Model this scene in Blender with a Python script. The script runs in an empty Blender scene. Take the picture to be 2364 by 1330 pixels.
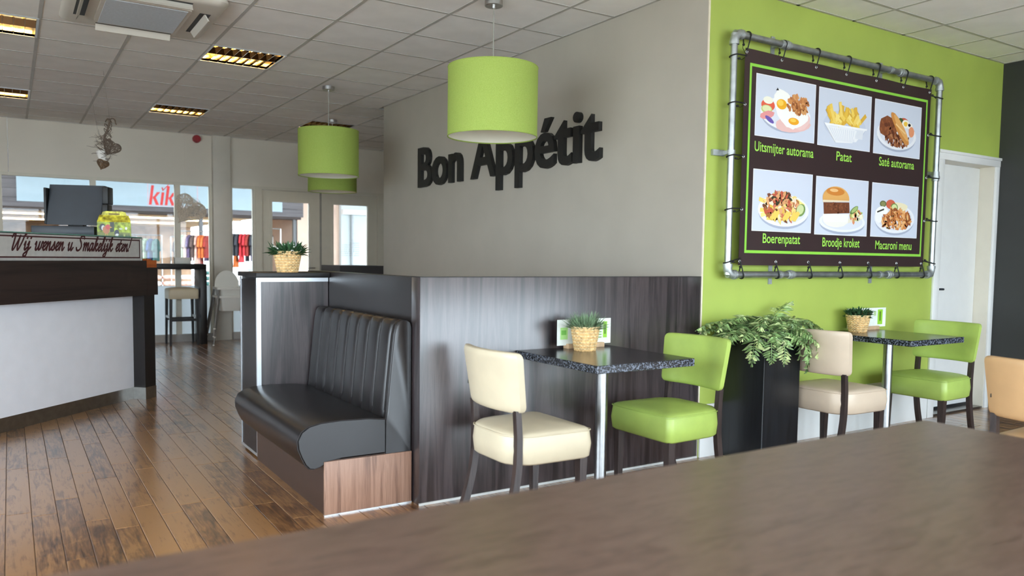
import bpy, bmesh, math, random
from mathutils import Vector, Matrix
random.seed(7)
PI = math.pi
sc = bpy.context.scene
C = sc.collection

# ------------------------------------------------------------------ camera, world, exposure
W_, H_ = 2364, 1330
F_PX, CY = 1817.374, 714.3
YAW, PITCH, ROLL = (math.radians(a) for a in (32.5409, 3.7009, 0.735))
CAM = Vector((-3.6145, -3.4858, 1.2356))
fw = Vector((math.sin(YAW)*math.cos(PITCH), math.cos(YAW)*math.cos(PITCH), -math.sin(PITCH)))
rt = Vector((math.cos(YAW), -math.sin(YAW), 0)); up = rt.cross(fw)
rt2 = math.cos(ROLL)*rt + math.sin(ROLL)*up
up2 = -math.sin(ROLL)*rt + math.cos(ROLL)*up
cam_d = bpy.data.cameras.new('camera'); cam = bpy.data.objects.new('camera', cam_d); C.objects.link(cam)
m = Matrix((rt2, up2, -fw)).transposed().to_4x4(); m.translation = CAM
cam.matrix_world = m
cam_d.sensor_width = 36; cam_d.lens = F_PX/W_*36; cam_d.shift_y = (CY-H_/2)/W_
cam_d.clip_start = 0.05; cam_d.clip_end = 300
cam_d.dof.use_dof = True; cam_d.dof.focus_distance = 5.2; cam_d.dof.aperture_fstop = 2.2
sc.camera = cam
sc.view_settings.view_transform = 'Standard'; sc.view_settings.look = 'None'
sc.view_settings.gamma = 1; sc.view_settings.use_curve_mapping = False
sc.view_settings.exposure = 2.33
sc.cycles.max_bounces = 10; sc.cycles.diffuse_bounces = 6; sc.cycles.glossy_bounces = 4
sc.cycles.transparent_max_bounces = 10; sc.cycles.sample_clamp_indirect = 6
sc.cycles.caustics_reflective = False; sc.cycles.caustics_refractive = False

def lin(c):
    return tuple(((v/255)/12.92 if v/255 <= 0.04045 else ((v/255+0.055)/1.055)**2.4) for v in c[:3]) + (1.0,)

wd = bpy.data.worlds.new('sky'); sc.world = wd; wd.use_nodes = True
bg = wd.node_tree.nodes['Background']
bg.inputs[0].default_value = (0.76, 0.89, 1.0, 1); bg.inputs[1].default_value = 2.4

def portal(loc, rot, sx, sy):
    l = bpy.data.lights.new('window_portal', 'AREA'); l.shape = 'RECTANGLE'; l.size = sx; l.size_y = sy
    l.cycles.is_portal = True
    o = bpy.data.objects.new('window_portal', l); o.location = loc; o.rotation_euler = rot; C.objects.link(o)
portal((-2.05, -6.42, 1.32), (PI/2, 0, 0), 11.1, 2.4)
portal((-7.72, -2.2, 1.32), (0, -PI/2, 0), 2.4, 8.0)
portal((-2.2, 8.62, 1.3), (-PI/2, 0, 0), 7.6, 2.3)

# ------------------------------------------------------------------ mesh helpers
class MB:
    def __init__(s): s.v = []; s.f = []; s.m = []; s.col = []
    def add(s, vs, fs, mi=0, col=None):
        b = len(s.v); s.v += [tuple(v) for v in vs]
        for f in fs: s.f.append([b+i for i in f]); s.m.append(mi); s.col.append(col)
        return s
    def box(s, lo, hi, mi=0, col=None):
        x0, y0, z0 = lo; x1, y1, z1 = hi
        return s.add([(x0,y0,z0),(x1,y0,z0),(x1,y1,z0),(x0,y1,z0),(x0,y0,z1),(x1,y0,z1),(x1,y1,z1),(x0,y1,z1)],
              [(0,3,2,1),(4,5,6,7),(0,1,5,4),(1,2,6,5),(2,3,7,6),(3,0,4,7)], mi, col)
    def rbox(s, lo, hi, r=0.005, seg=2, mi=0):
        bm = bmesh.new(); bmesh.ops.create_cube(bm, size=1)
        for v in bm.verts:
            for k in range(3): v.co[k] = lo[k] if v.co[k] < 0 else hi[k]
        r = min(r, 0.49*min(hi[k]-lo[k] for k in range(3)))
        bmesh.ops.bevel(bm, geom=bm.edges[:], offset=r, segments=seg, profile=0.5, affect='EDGES')
        bm.verts.index_update()
        s.add([v.co[:] for v in bm.verts], [[v.index for v in f.verts] for f in bm.faces], mi); bm.free(); return s
    def tube(s, pts, r, n=8, mi=0, cap=True, closed=False):
        pts = [Vector(p) for p in pts]; N = len(pts)
        rs = r if isinstance(r, (list, tuple)) else [r]*N
        t0 = (pts[1]-pts[0]).normalized()
        u = t0.orthogonal().normalized(); vs = []
        for i, p in enumerate(pts):
            if closed: t = (pts[(i+1) % N]-pts[i-1]).normalized()
            else: t = (pts[min(i+1, N-1)]-pts[max(i-1, 0)]).normalized()
            u = (u - t*u.dot(t))
            u = u.normalized() if u.length > 1e-6 else t.orthogonal().normalized()
            w = t.cross(u)
            for k in range(n):
                a = 2*PI*k/n; vs.append(p + (u*math.cos(a)+w*math.sin(a))*rs[i])
        fs = []
        for i in range(N if closed else N-1):
            j = (i+1) % N
            for k in range(n):
                k2 = (k+1) % n; fs.append((i*n+k, i*n+k2, j*n+k2, j*n+k))
        if cap and not closed: fs += [tuple(range(n-1, -1, -1)), tuple((N-1)*n+k for k in range(n))]
        return s.add(vs, fs, mi)
    def loft(s, rings, mi=0, cap0=True, cap1=True, closed=True):
        n = len(rings[0]); vs = [p for r in rings for p in r]; fs = []
        for i in range(len(rings)-1):
            for k in range(n if closed else n-1):
                k2 = (k+1) % n; fs.append((i*n+k, i*n+k2, (i+1)*n+k2, (i+1)*n+k))
        if cap0: fs.append(tuple(range(n-1, -1, -1)))
        if cap1: fs.append(tuple((len(rings)-1)*n+k for k in range(n)))
        return s.add(vs, fs, mi)
    def lathe(s, prof, c=(0,0,0), n=32, mi=0, cap=False):
        return s.loft([[(c[0]+r*math.cos(2*PI*k/n), c[1]+r*math.sin(2*PI*k/n), c[2]+z) for k in range(n)] for r, z in prof], mi, cap, cap)
    def prism(s, poly, axis, a, b, mi=0):
        def P(p, t):
            return {'x': (t, p[0], p[1]), 'y': (p[0], t, p[1]), 'z': (p[0], p[1], t)}[axis]
        return s.loft([[P(p, a) for p in poly], [P(p, b) for p in poly]], mi)
    def sphere(s, c, r, n=10, mi=0, sq=(1,1,1)):
        rings = []
        for i in range(1, n):
            t = PI*i/n
            rings.append([(c[0]+sq[0]*r*math.sin(t)*math.cos(2*PI*k/(2*n)), c[1]+sq[1]*r*math.sin(t)*math.sin(2*PI*k/(2*n)), c[2]-sq[2]*r*math.cos(t)) for k in range(2*n)])
        return s.loft(rings, mi)
    def xf(s, M):
        s.v = [tuple(M @ Vector(v)) for v in s.v]; return s
    def mesh(s, name, mats, smooth=False, weld=False):
        me = bpy.data.meshes.new(name); me.from_pydata(s.v, [], s.f)
        for mt in (mats if isinstance(mats, (list, tuple)) else [mats]): me.materials.append(mt)
        me.polygons.foreach_set('material_index', s.m)
        if any(c is not None for c in s.col):
            at = me.color_attributes.new('print', 'FLOAT_COLOR', 'CORNER')
            for p in me.polygons:
                c = s.col[p.index] or (1,1,1,1)
                for li in p.loop_indices: at.data[li].color = c
        bm = bmesh.new(); bm.from_mesh(me)
        if weld: bmesh.ops.remove_doubles(bm, verts=bm.verts, dist=1e-5)
        if not s.flat: bmesh.ops.recalc_face_normals(bm, faces=bm.faces)
        bm.to_mesh(me); bm.free()
        if smooth:
            me.polygons.foreach_set('use_smooth', [True]*len(me.polygons))
            ang = math.radians(smooth if smooth is not True else 40)
            me.set_sharp_from_angle(angle=ang)
        me.update(); return me
    flat = False
    def build(s, name, mats, parent=None, smooth=False, weld=False):
        o = bpy.data.objects.new(name, s.mesh(name, mats, smooth, weld)); C.objects.link(o)
        if parent: o.parent = parent
        return o

def tag(o, label=None, cat=None, group=None, kind=None):
    if label: o['label'] = label
    if cat: o['category'] = cat
    if group: o['group'] = group
    if kind: o['kind'] = kind
    return o
def thing(name, label, cat, loc=(0,0,0), rz=0, group=None):
    o = bpy.data.objects.new(name, None); o.empty_display_size = 0.1; C.objects.link(o)
    o.location = loc; o.rotation_euler = (0, 0, rz)
    return tag(o, label, cat, group)
def struct(name, label=None, cat=None):
    o = bpy.data.objects.new(name, None); C.objects.link(o); o['kind'] = 'structure'
    return tag(o, label, cat)
def dup(root, loc, rz=None, label=None, group=None):
    r = root.copy(); C.objects.link(r); r.location = loc
    if rz is not None: r.rotation_euler = (0, 0, rz)
    if label: r['label'] = label
    if group: r['group'] = group
    def rec(src, dst):
        for ch in [o for o in src.children]:
            c = ch.copy(); C.objects.link(c); c.parent = dst; rec(ch, c)
    rec(root, r); return r
def bx(name, lo, hi, mat, parent=None, r=0):
    b = MB()
    (b.rbox(lo, hi, r) if r else b.box(lo, hi))
    return b.build(name, mat, parent, smooth=30 if r else False)
def share(name, me, loc, parent, rz=0):
    o = bpy.data.objects.new(name, me); C.objects.link(o); o.location = loc; o.rotation_euler = (0,0,rz); o.parent = parent; return o
def rr(hx0, hx1, hy0, hy1, r, n=6, rb=None):
    """rounded rectangle; r at +x corners, rb at -x corners"""
    rb = r if rb is None else rb
    pts = []
    for cx, cy, a0, q in ((hx1-r, hy1-r, 0, r), (hx0+rb, hy1-rb, PI/2, rb), (hx0+rb, hy0+rb, PI, rb), (hx1-r, hy0+r, 1.5*PI, r)):
        for k in range(n+1):
            a = a0+PI/2*k/n; pts.append((cx+q*math.cos(a), cy+q*math.sin(a)))
    return pts
def catmull(P, n=6):
    P = [Vector(p) for p in P]; out = []
    for i in range(len(P)-1):
        p0, p1, p2, p3 = P[max(i-1,0)], P[i], P[i+1], P[min(i+2,len(P)-1)]
        for k in range(n):
            t = k/n
            out.append(0.5*((2*p1)+(p2-p0)*t+(2*p0-5*p1+4*p2-p3)*t*t+(3*p1-p0-3*p2+p3)*t**3))
    out.append(P[-1]); return out

# ------------------------------------------------------------------ materials
def newmat(name):
    mt = bpy.data.materials.new(name); mt.use_nodes = True
    nt = mt.node_tree; return mt, nt, nt.nodes['Principled BSDF']
def N(nt, t, **kw):
    n = nt.nodes.new(t)
    for k, v in kw.items():
        if k in n.inputs.keys() if hasattr(n.inputs, 'keys') else False: n.inputs[k].default_value = v
        else: setattr(n, k, v)
    return n
def coords(nt, scale=(1,1,1), mode='Object', rnd=False):
    tc = N(nt, 'ShaderNodeTexCoord'); mp = N(nt, 'ShaderNodeMapping'); mp.inputs['Scale'].default_value = scale
    src = tc.outputs[mode]
    if rnd:
        oi = N(nt, 'ShaderNodeObjectInfo'); ml = N(nt, 'ShaderNodeVectorMath', operation='MULTIPLY_ADD')
        cm = N(nt, 'ShaderNodeCombineXYZ')
        for k in range(3): nt.links.new(oi.outputs['Random'], cm.inputs[k])
        nt.links.new(cm.outputs[0], ml.inputs[0]); ml.inputs[1].default_value = (37, 91, 53)
        nt.links.new(src, ml.inputs[2]); src = ml.outputs[0]
    nt.links.new(src, mp.inputs['Vector']); return mp.outputs[0]
def ramp(nt, fac, stops):
    r = N(nt, 'ShaderNodeValToRGB'); e = r.color_ramp.elements
    while len(e) < len(stops): e.new(0.5)
    for el, (p, c) in zip(e, stops): el.position = p; el.color = lin(c)
    nt.links.new(fac, r.inputs[0]); return r.outputs[0]
def bump(nt, b, h, strength=0.2, dist=0.01):
    n = N(nt, 'ShaderNodeBump'); n.inputs['Strength'].default_value = strength; n.inputs['Distance'].default_value = dist
    nt.links.new(h, n.inputs['Height']); nt.links.new(n.outputs[0], b.inputs['Normal'])
def noise(nt, vec, scale, detail=3, rough=0.5, dist=0.0):
    n = N(nt, 'ShaderNodeTexNoise'); n.inputs['Scale'].default_value = scale; n.inputs['Detail'].default_value = detail
    n.inputs['Roughness'].default_value = rough; n.inputs['Distortion'].default_value = dist
    nt.links.new(vec, n.inputs['Vector']); return n.outputs['Fac']
def plain(name, col, rough=0.5, metal=0.0, var=0.06, scale=8, bmp=0.0, bscale=200, spec=0.5, coat=0, trans=None):
    mt, nt, b = newmat(name)
    c = lin(col); v = coords(nt); f = noise(nt, v, scale, 4)
    dk = tuple(x*(1-var) for x in col); lt = tuple(min(255, x*(1+var)) for x in col)
    nt.links.new(ramp(nt, f, [(0.3, dk), (0.7, lt)]), b.inputs['Base Color'])
    b.inputs['Roughness'].default_value = rough; b.inputs['Metallic'].default_value = metal
    b.inputs['Specular IOR Level'].default_value = spec; b.inputs['Coat Weight'].default_value = coat
    if bmp: bump(nt, b, noise(nt, v, bscale, 2), bmp, 0.002)
    return mt
def wood(name, stops, axis='z', scale=1.0, rough=0.4, bmp=0.12, fine=1.0, rnd=False, spec=0.5, coat=0.0, crough=0.1, ring=5, stretch=1):
    mt, nt, b = newmat(name)
    st = {'x': (0.06, 1, 1), 'y': (1, 0.06, 1), 'z': (1, 1, 0.06)}[axis]
    st2 = {'x': (0.02, 1, 1), 'y': (1, 0.02, 1), 'z': (1, 1, 0.02)}[axis]
    st, st2 = (tuple(q*stretch if q < 1 else q for q in w_) for w_ in (st, st2))
    v = coords(nt, tuple(s*scale for s in st), rnd=rnd); v2 = coords(nt, tuple(s*scale for s in st2), rnd=rnd)
    a = noise(nt, v, ring, 4, 0.55, 1.2); f = noise(nt, v2, 120*fine, 3, 0.6)
    mx = N(nt, 'ShaderNodeMath', operation='MULTIPLY_ADD'); nt.links.new(f, mx.inputs[0]); mx.inputs[1].default_value = 0.35
    nt.links.new(a, mx.inputs[2])
    sb = N(nt, 'ShaderNodeMath', operation='SUBTRACT'); nt.links.new(mx.outputs[0], sb.inputs[0]); sb.inputs[1].default_value = 0.17
    nt.links.new(ramp(nt, sb.outputs[0], stops), b.inputs['Base Color'])
    b.inputs['Roughness'].default_value = rough; b.inputs['Specular IOR Level'].default_value = spec
    b.inputs['Coat Weight'].default_value = coat; b.inputs['Coat Roughness'].default_value = crough
    if bmp: bump(nt, b, sb.outputs[0], bmp, 0.003)
    return mt
def emit(name, col, s):
    mt, nt, b = newmat(name); b.inputs['Base Color'].default_value = lin(col)
    b.inputs['Emission Color'].default_value = lin(col); b.inputs['Emission Strength'].default_value = s; return mt
def glass(name, tint=(255,255,255), frost=0):
    mt = bpy.data.materials.new(name); mt.use_nodes = True; nt = mt.node_tree; nt.nodes.clear()
    out = N(nt, 'ShaderNodeOutputMaterial'); mx = N(nt, 'ShaderNodeMixShader')
    fr = N(nt, 'ShaderNodeFresnel'); fr.inputs[0].default_value = 1.35
    t = N(nt, 'ShaderNodeBsdfTransparent'); t.inputs[0].default_value = lin(tint)
    g = N(nt, 'ShaderNodeBsdfGlossy'); g.inputs['Roughness'].default_value = 0.0
    if frost:
        tl = N(nt, 'ShaderNodeBsdfTranslucent'); tl.inputs[0].default_value = (0.9, 0.94, 0.96, 1)
        df = N(nt, 'ShaderNodeBsdfDiffuse'); df.inputs[0].default_value = (0.85, 0.9, 0.92, 1)
        m2 = N(nt, 'ShaderNodeMixShader'); m2.inputs[0].default_value = 0.25
        nt.links.new(tl.outputs[0], m2.inputs[1]); nt.links.new(df.outputs[0], m2.inputs[2]); base = m2.outputs[0]
    else: base = t.outputs[0]
    nt.links.new(fr.outputs[0], mx.inputs[0]); nt.links.new(base, mx.inputs[1]); nt.links.new(g.outputs[0], mx.inputs[2])
    nt.links.new(mx.outputs[0], out.inputs[0]); return mt

DKSTOPS = [(0.32, (26,21,22)), (0.48, (52,44,45)), (0.6, (74,64,65)), (0.72, (44,37,38))]
mt_panel = wood('dark_wood_laminate', DKSTOPS, 'z', 3.0, rough=0.30, bmp=0.10, coat=1.0, crough=0.30)
mt_panel_h = wood('dark_wood_laminate_lying', [(0.3,(24,17,16)),(0.55,(46,34,31)),(0.8,(32,24,22))], 'x', 3.0, rough=0.32, bmp=0.1)
mt_panel_dark = plain('black_brown_laminate', (30,26,26), 0.35, var=0.08)
mt_walnut = wood('walnut_laminate', [(0.25,(92,66,54)),(0.45,(140,106,88)),(0.6,(160,125,105)),(0.8,(104,76,64))], 'z', 5.0, rough=0.45, bmp=0.06, ring=4)
mt_table = wood('table_brown_wood', [(0.25,(80,62,54)),(0.45,(100,79,69)),(0.6,(114,92,81)),(0.8,(90,71,62))], 'x', 6.0, rough=0.28, bmp=0.04, fine=0.2, stretch=3, ring=9)
mt_leg = wood('dark_stained_leg', [(0.3,(34,26,24)),(0.6,(62,50,47)),(0.8,(42,33,31))], 'z', 14, rough=0.35, bmp=0.08)
mt_greige = plain('warm_grey_wall_paint', (174,167,154), 0.75, var=0.015, scale=3, bmp=0.05, bscale=90)
mt_green = plain('apple_green_wall_paint', (164,182,84), 0.5, var=0.03, scale=2.5, bmp=0.06, bscale=60)
mt_white = plain('white_paint', (225,226,224), 0.4, var=0.01)
mt_cream = plain('cream_frame_paint', (214,208,192), 0.4, var=0.01)
mt_boardw = plain('white_wall_board', (222,214,200), 0.55, var=0.015, scale=2)
mt_charcoal = plain('charcoal_wall_paint', (46,47,45), 0.6, var=0.05, scale=3)
mt_tile = plain('mineral_ceiling_tile', (244,243,242), 0.9, var=0.02, scale=4, bmp=0.25, bscale=260)
mt_tee = plain('ceiling_tee_metal', (186,184,180), 0.5, var=0.02)
mt_lime = plain('lime_leather', (166,190,94), 0.38, var=0.05, scale=6, bmp=0.12, bscale=350)
mt_creaml = plain('cream_leather', (206,194,167), 0.40, var=0.03, scale=6, bmp=0.12, bscale=350)
mt_beige = plain('beige_leather', (206,188,166), 0.40, var=0.03, scale=6, bmp=0.12, bscale=350)
mt_tan = plain('tan_leather', (206,166,120), 0.42, var=0.03, scale=6, bmp=0.12, bscale=350)
mt_brownl = plain('espresso_leather', (21,18,19), 0.32, var=0.10, scale=7, bmp=0.10, bscale=300, spec=0.6)
mt_seam = plain('dark_thread', (30,25,25), 0.6)
mt_steel = plain('brushed_steel', (196,195,193), 0.32, 1.0, var=0.04, scale=30)
mt_steelk = plain('dull_steel_kick', (150,148,145), 0.3, 1.0, var=0.05, scale=20)
mt_galv = plain('galvanised_pipe', (168,172,172), 0.38, 0.9, var=0.10, scale=14)
mt_fit = plain('cast_pipe_fitting', (176,180,180), 0.5, 0.8, var=0.06, scale=40, bmp=0.2, bscale=160)
mt_legsteel = plain('satin_steel_leg', (150,150,150), 0.30, 1.0, var=0.04, scale=30)
mt_alu = plain('aluminium_trim', (214,218,222), 0.30, 0.85, var=0.02)
mt_black = plain('matt_black', (20,20,21), 0.5, var=0.1)
mt_rubber = plain('black_elastic_cord', (16,16,17), 0.6, var=0.1)
mt_plastic_w = plain('white_plastic', (226,224,216), 0.45, var=0.01)
mt_plastic_d = plain('dark_blue_grey_plastic', (36,42,50), 0.42, var=0.05)
mt_letter = plain('black_foam_letter', (24,23,22), 0.55, var=0.06)
mt_planter = wood('black_stained_wood', [(0.3,(10,11,13)),(0.6,(24,26,30)),(0.8,(15,16,19))], 'z', 4, rough=0.3, bmp=0.06)
mt_shade = None
mt_wicker = plain('wicker_straw', (214,176,120), 0.6, var=0.16, scale=60)
mt_wicker2 = plain('wicker_pale', (226,196,146), 0.6, var=0.16, scale=60)
mt_twig = plain('grey_twigs', (92,78,66), 0.8, var=0.25, scale=60)
mt_twigw = plain('whitewashed_wicker', (214,202,186), 0.8, var=0.12, scale=60)
mt_soil = plain('dark_soil', (40,32,26), 0.9, var=0.2, scale=60)
mt_leafd = plain('dark_leaf', (46,78,48), 0.45, var=0.35, scale=40)
mt_leafg = plain('grey_green_leaf', (104,128,96), 0.55, var=0.3, scale=40)
mt_leaff = plain('fern_leaf', (112,138,86), 0.5, var=0.4, scale=26)
mt_petal = plain('white_petal', (240,240,236), 0.5, var=0.02)
mt_red = plain('red_plastic', (150,14,30), 0.35, var=0.05)
mt_oak = plain('light_wood_block', (196,164,130), 0.5, var=0.08, scale=20)
mt_orangew = wood('orange_wood', [(0.3,(140,66,26)),(0.6,(176,92,40)),(0.8,(150,72,30))], 'x', 8, rough=0.45)
mt_glass = glass('clear_glass'); mt_frost = glass('frosted_glass', frost=1)
mt_greengl = plain('green_glass_edge', (92,130,116), 0.1, var=0.02)
mt_grille = plain('filter_grille', (196,204,214), 0.6, var=0.03, scale=60)
mt_acw = plain('aircon_plastic', (204,198,188), 0.45, var=0.01)

# granite table edge: black with blue-grey flakes
mt_granite, nt, b = newmat('black_granite_laminate')
v = coords(nt); vo = N(nt, 'ShaderNodeTexVoronoi'); vo.inputs['Scale'].default_value = 130; nt.links.new(v, vo.inputs['Vector'])
nz = noise(nt, v, 90, 4, 0.7)
mm = N(nt, 'ShaderNodeMath', operation='MULTIPLY'); nt.links.new(vo.outputs['Distance'], mm.inputs[0]); nt.links.new(nz, mm.inputs[1])
nt.links.new(ramp(nt, mm.outputs[0], [(0.16,(24,25,28)),(0.26,(44,47,54)),(0.36,(112,120,134))]), b.inputs['Base Color'])
b.inputs['Roughness'].default_value = 0.22
mt_gratop = plain('black_granite_top', (40,41,44), 0.20, var=0.25, scale=70)

# lamp fabric (translucent lime cloth)
mt_shade = bpy.data.materials.new('lime_lamp_fabric'); mt_shade.use_nodes = True; nt = mt_shade.node_tree
b = nt.nodes['Principled BSDF']; v = coords(nt, (1,1,1)); w = noise(nt, v, 220, 2)
nt.links.new(ramp(nt, w, [(0.35,(166,188,88)),(0.65,(182,204,104))]), b.inputs['Base Color']); b.inputs['Roughness'].default_value = 0.8
bump(nt, b, w, 0.15, 0.001)
tl = N(nt, 'ShaderNodeBsdfTranslucent'); tl.inputs[0].default_value = lin((176,204,70))
mx = N(nt, 'ShaderNodeMixShader'); mx.inputs[0].default_value = 0.25
nt.links.new(b.outputs[0], mx.inputs[1]); nt.links.new(tl.outputs[0], mx.inputs[2]); nt.links.new(mx.outputs[0], nt.nodes['Material Output'].inputs[0])
mt_shadein = plain('white_shade_lining', (226,222,206), 0.7, var=0.01)
mt_shadein2 = mt_shadein

# floor planks
mt_plank, nt, b = newmat('rustic_oak_plank')
v = coords(nt, (1, 0.10, 1), rnd=True); v2 = coords(nt, (1, 0.03, 1), rnd=True); v3 = coords(nt, (1, 0.45, 1), rnd=True)
a = noise(nt, v, 34, 5, 0.6, 1.5); f = noise(nt, v2, 240, 3, 0.6); k = noise(nt, v3, 11, 4, 0.65, 0.8)
oi = N(nt, 'ShaderNodeObjectInfo')
m1 = N(nt, 'ShaderNodeMath', operation='MULTIPLY_ADD'); nt.links.new(f, m1.inputs[0]); m1.inputs[1].default_value = 0.35; nt.links.new(a, m1.inputs[2])
m2 = N(nt, 'ShaderNodeMath', operation='MULTIPLY_ADD'); nt.links.new(k, m2.inputs[0]); m2.inputs[1].default_value = 0.75; nt.links.new(m1.outputs[0], m2.inputs[2])
m3 = N(nt, 'ShaderNodeMath', operation='MULTIPLY_ADD'); nt.links.new(oi.outputs['Random'], m3.inputs[0]); m3.inputs[1].default_value = 0.30; nt.links.new(m2.outputs[0], m3.inputs[2])
m4 = N(nt, 'ShaderNodeMath', operation='MULTIPLY'); nt.links.new(m3.outputs[0], m4.inputs[0]); m4.inputs[1].default_value = 0.80
nt.links.new(ramp(nt, m4.outputs[0], [(0.62,(50,34,24)),(0.76,(94,64,42)),(0.9,(134,94,58)),(1.0,(162,118,74))]), b.inputs['Base Color'])
b.inputs['Roughness'].default_value = 0.30; b.inputs['Coat Weight'].default_value = 1.0; b.inputs['Coat Roughness'].default_value = 0.2; bump(nt, b, m1.outputs[0], 0.22, 0.003)
mt_plankf = mt_plank
mt_gap = plain('plank_gap', (44,30,22), 0.7)
mt_print, nt, b = newmat('printed_colour')
at = N(nt, 'ShaderNodeVertexColor'); at.layer_name = 'print'
nt.links.new(at.outputs[0], b.inputs['Base Color']); b.inputs['Roughness'].default_value = 0.35
mt_banner = plain('brown_vinyl_banner', (52,36,36), 0.36, var=0.05, scale=5)
mt_lettergreen = plain('lime_print_ink', (156,214,84), 0.4, var=0.01)
mt_maroon = plain('maroon_print_ink', (62,24,26), 0.4)

# ------------------------------------------------------------------ room shell
HC = 2.925
YB = 8.4
floor = struct('floor', 'brown rustic oak plank floor of the cafe', 'floor')
bx('subfloor', (-7.7, -6.6, -0.10), (3.7, 8.7, -0.004), mt_gap, floor)
def project(p):
    d = Vector(p)-CAM; z = d.dot(fw)
    return W_/2 + F_PX*d.dot(rt2)/z, CY - F_PX*d.dot(up2)/z, z
PW, PL = 0.1035, 0.92
rnd = random.Random(3)
near, far_ = [], []
x = -7.6 + 0.0085
while x < 3.6:
    y = -6.4 - rnd.random()*PL
    while y < 8.55:
        y1 = min(y+PL, 8.6)
        c = (x+PW/2, (y+y1)/2, 0)
        vis = False
        if (Vector(c)-CAM).dot(fw) > 0.5:
            u, vv, dd = project(c)
            corr = -60 < u < 1130 and 770 < vv < 1500 and c[0] < -0.7 and (c[0] < -1.85 or c[1] < 0.3 or c[1] > 5) and (-0.7235*(c[0]+2.745)+0.6903*(c[1]-3.849) < 0.35 or c[1] > 5.6)
            corr = corr and (c[1] < 5 or c[0] > -2.7)
            right = c[0] > 2.0 and -1.2 < c[1] < 0.2
            vis = corr or right
        if vis and y1-y > PL-0.01: near.append((dd, x, y))
        else: far_.append((x, y, y1))
        y += PL
    x += PW
near.sort(); cut = near[300:]; near = near[:300]
far_ += [(a_, b_, b_+PL) for _, a_, b_ in cut]
g = 0.0012
plank_me = MB().rbox((g, g, -0.012), (PW-g, PL-g, 0.0), 0.0018, 1).mesh('plank', mt_plank)
for _, a_, b_ in near: share('plank', plank_me, (a_, b_, 0), floor)
fb = MB()
for a_, b_, c_ in far_:
    b0, c0 = max(b_, -6.5), min(c_, 8.6)
    if c0-b0 > 0.02: fb.box((a_+g, b0+g, -0.012), (a_+PW-g, c0-g, -0.0004))
fo = fb.build('plank_field', mt_plank, floor); fo['kind'] = 'stuff'

ceil = struct('ceiling', 'suspended grid ceiling of pale square tiles', 'ceiling')
bx('ceiling_slab', (-7.7, -6.6, 3.10), (3.7, 8.7, 3.2), mt_tile, ceil)
OX, OY = -2.79, 2.0826
LUM = {(1,2): 1, (1,7): 2, (4,7): 3, (-2,2): 4, (-2,7): 5}
tile_me = MB().rbox((-0.296,-0.296,0.0),(0.296,0.296,0.018),0.004,1).mesh('ceiling_tile', mt_tile)
tf = MB()
for i in range(-9, 11):
    for j in range(-15, 12):
        x0, y0 = OX+0.6*i, OY+0.6*j; cx_, cy_ = x0+0.3, y0+0.3
        if cx_ < -7.7 or cx_ > 3.75 or cy_ < -6.6 or cy_ > 8.7: continue
        if (i, j) in LUM: continue
        if cx_ > 0.35 and 0.35 < cy_ < 4.6: continue
        ex = [max(x0, -7.6), min(x0+0.6, 3.5), max(y0, -6.3), min(y0+0.6, YB)]
        if ex[1]-ex[0] < 0.02 or ex[3]-ex[2] < 0.02: continue
        whole = ex[1]-ex[0] > 0.599 and ex[3]-ex[2] > 0.599 and not (x0 < 0.05 < x0+0.6 and 0 < cy_ < 4.9)
        d = Vector((cx_, cy_, HC))-CAM
        vis = d.dot(fw) > 0.3
        if vis:
            u, vv, _ = project((cx_, cy_, HC)); vis = -700 < u < 3000 and vv > -420
        if vis:
            if whole: share('ceiling_tile', tile_me, (cx_, cy_, HC+0.003), ceil)
            else:
                x1 = min(ex[1], 0.0) if (x0 < 0 < x0+0.6 and 0.1 < cy_ < 4.9) else ex[1]
                bx('ceiling_tile', (ex[0]+.004, ex[2]+.004, HC+0.003), (x1-.004, ex[3]-.004, HC+0.021), mt_tile, ceil)
        else: tf.box((ex[0]+.004, ex[2]+.004, HC+0.003), (ex[1]-.004, ex[3]-.004, HC+0.021))
tfo = tf.build('ceiling_tile_field', mt_tile, ceil); tfo['kind'] = 'stuff'
for i in range(-8, 11):
    xx = OX+0.6*i
    if xx > 3.49: continue
    if xx < -0.05: bx('tee_bar', (xx-.012, -6.3, HC), (xx+.012, YB, HC+0.03), mt_tee, ceil)
    else:
        bx('tee_bar', (xx-.012, -6.3, HC), (xx+.012, -0.0, HC+0.03), mt_tee, ceil)
        if xx < 1.5: bx('tee_bar', (xx-.012, 4.93, HC), (xx+.012, YB, HC+0.03), mt_tee, ceil)
for j in range(-13, 11):
    yy = OY+0.6*j
    if not -6.3 < yy < YB: continue
    xe = 3.5 if yy < 0 else (0 if yy < 4.93 else 1.5)
    bx('tee_bar', (-7.6, yy-.012, HC+0.0008), (xe, yy+.012, HC+0.028), mt_tee, ceil)
for nm, lo, hi in (('a', (-0.022, 0, HC), (0, 4.93, HC+.03)), ('b', (0, -0.022, HC), (3.5, 0, HC+.03)), ('c', (3.478, -6.3, HC), (3.5, -0.022, HC+.03)), ('d', (-7.6, YB-.022, HC), (1.5, YB, HC+.03))):
    bx('edge_trim', lo, hi, mt_tee, ceil)

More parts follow.
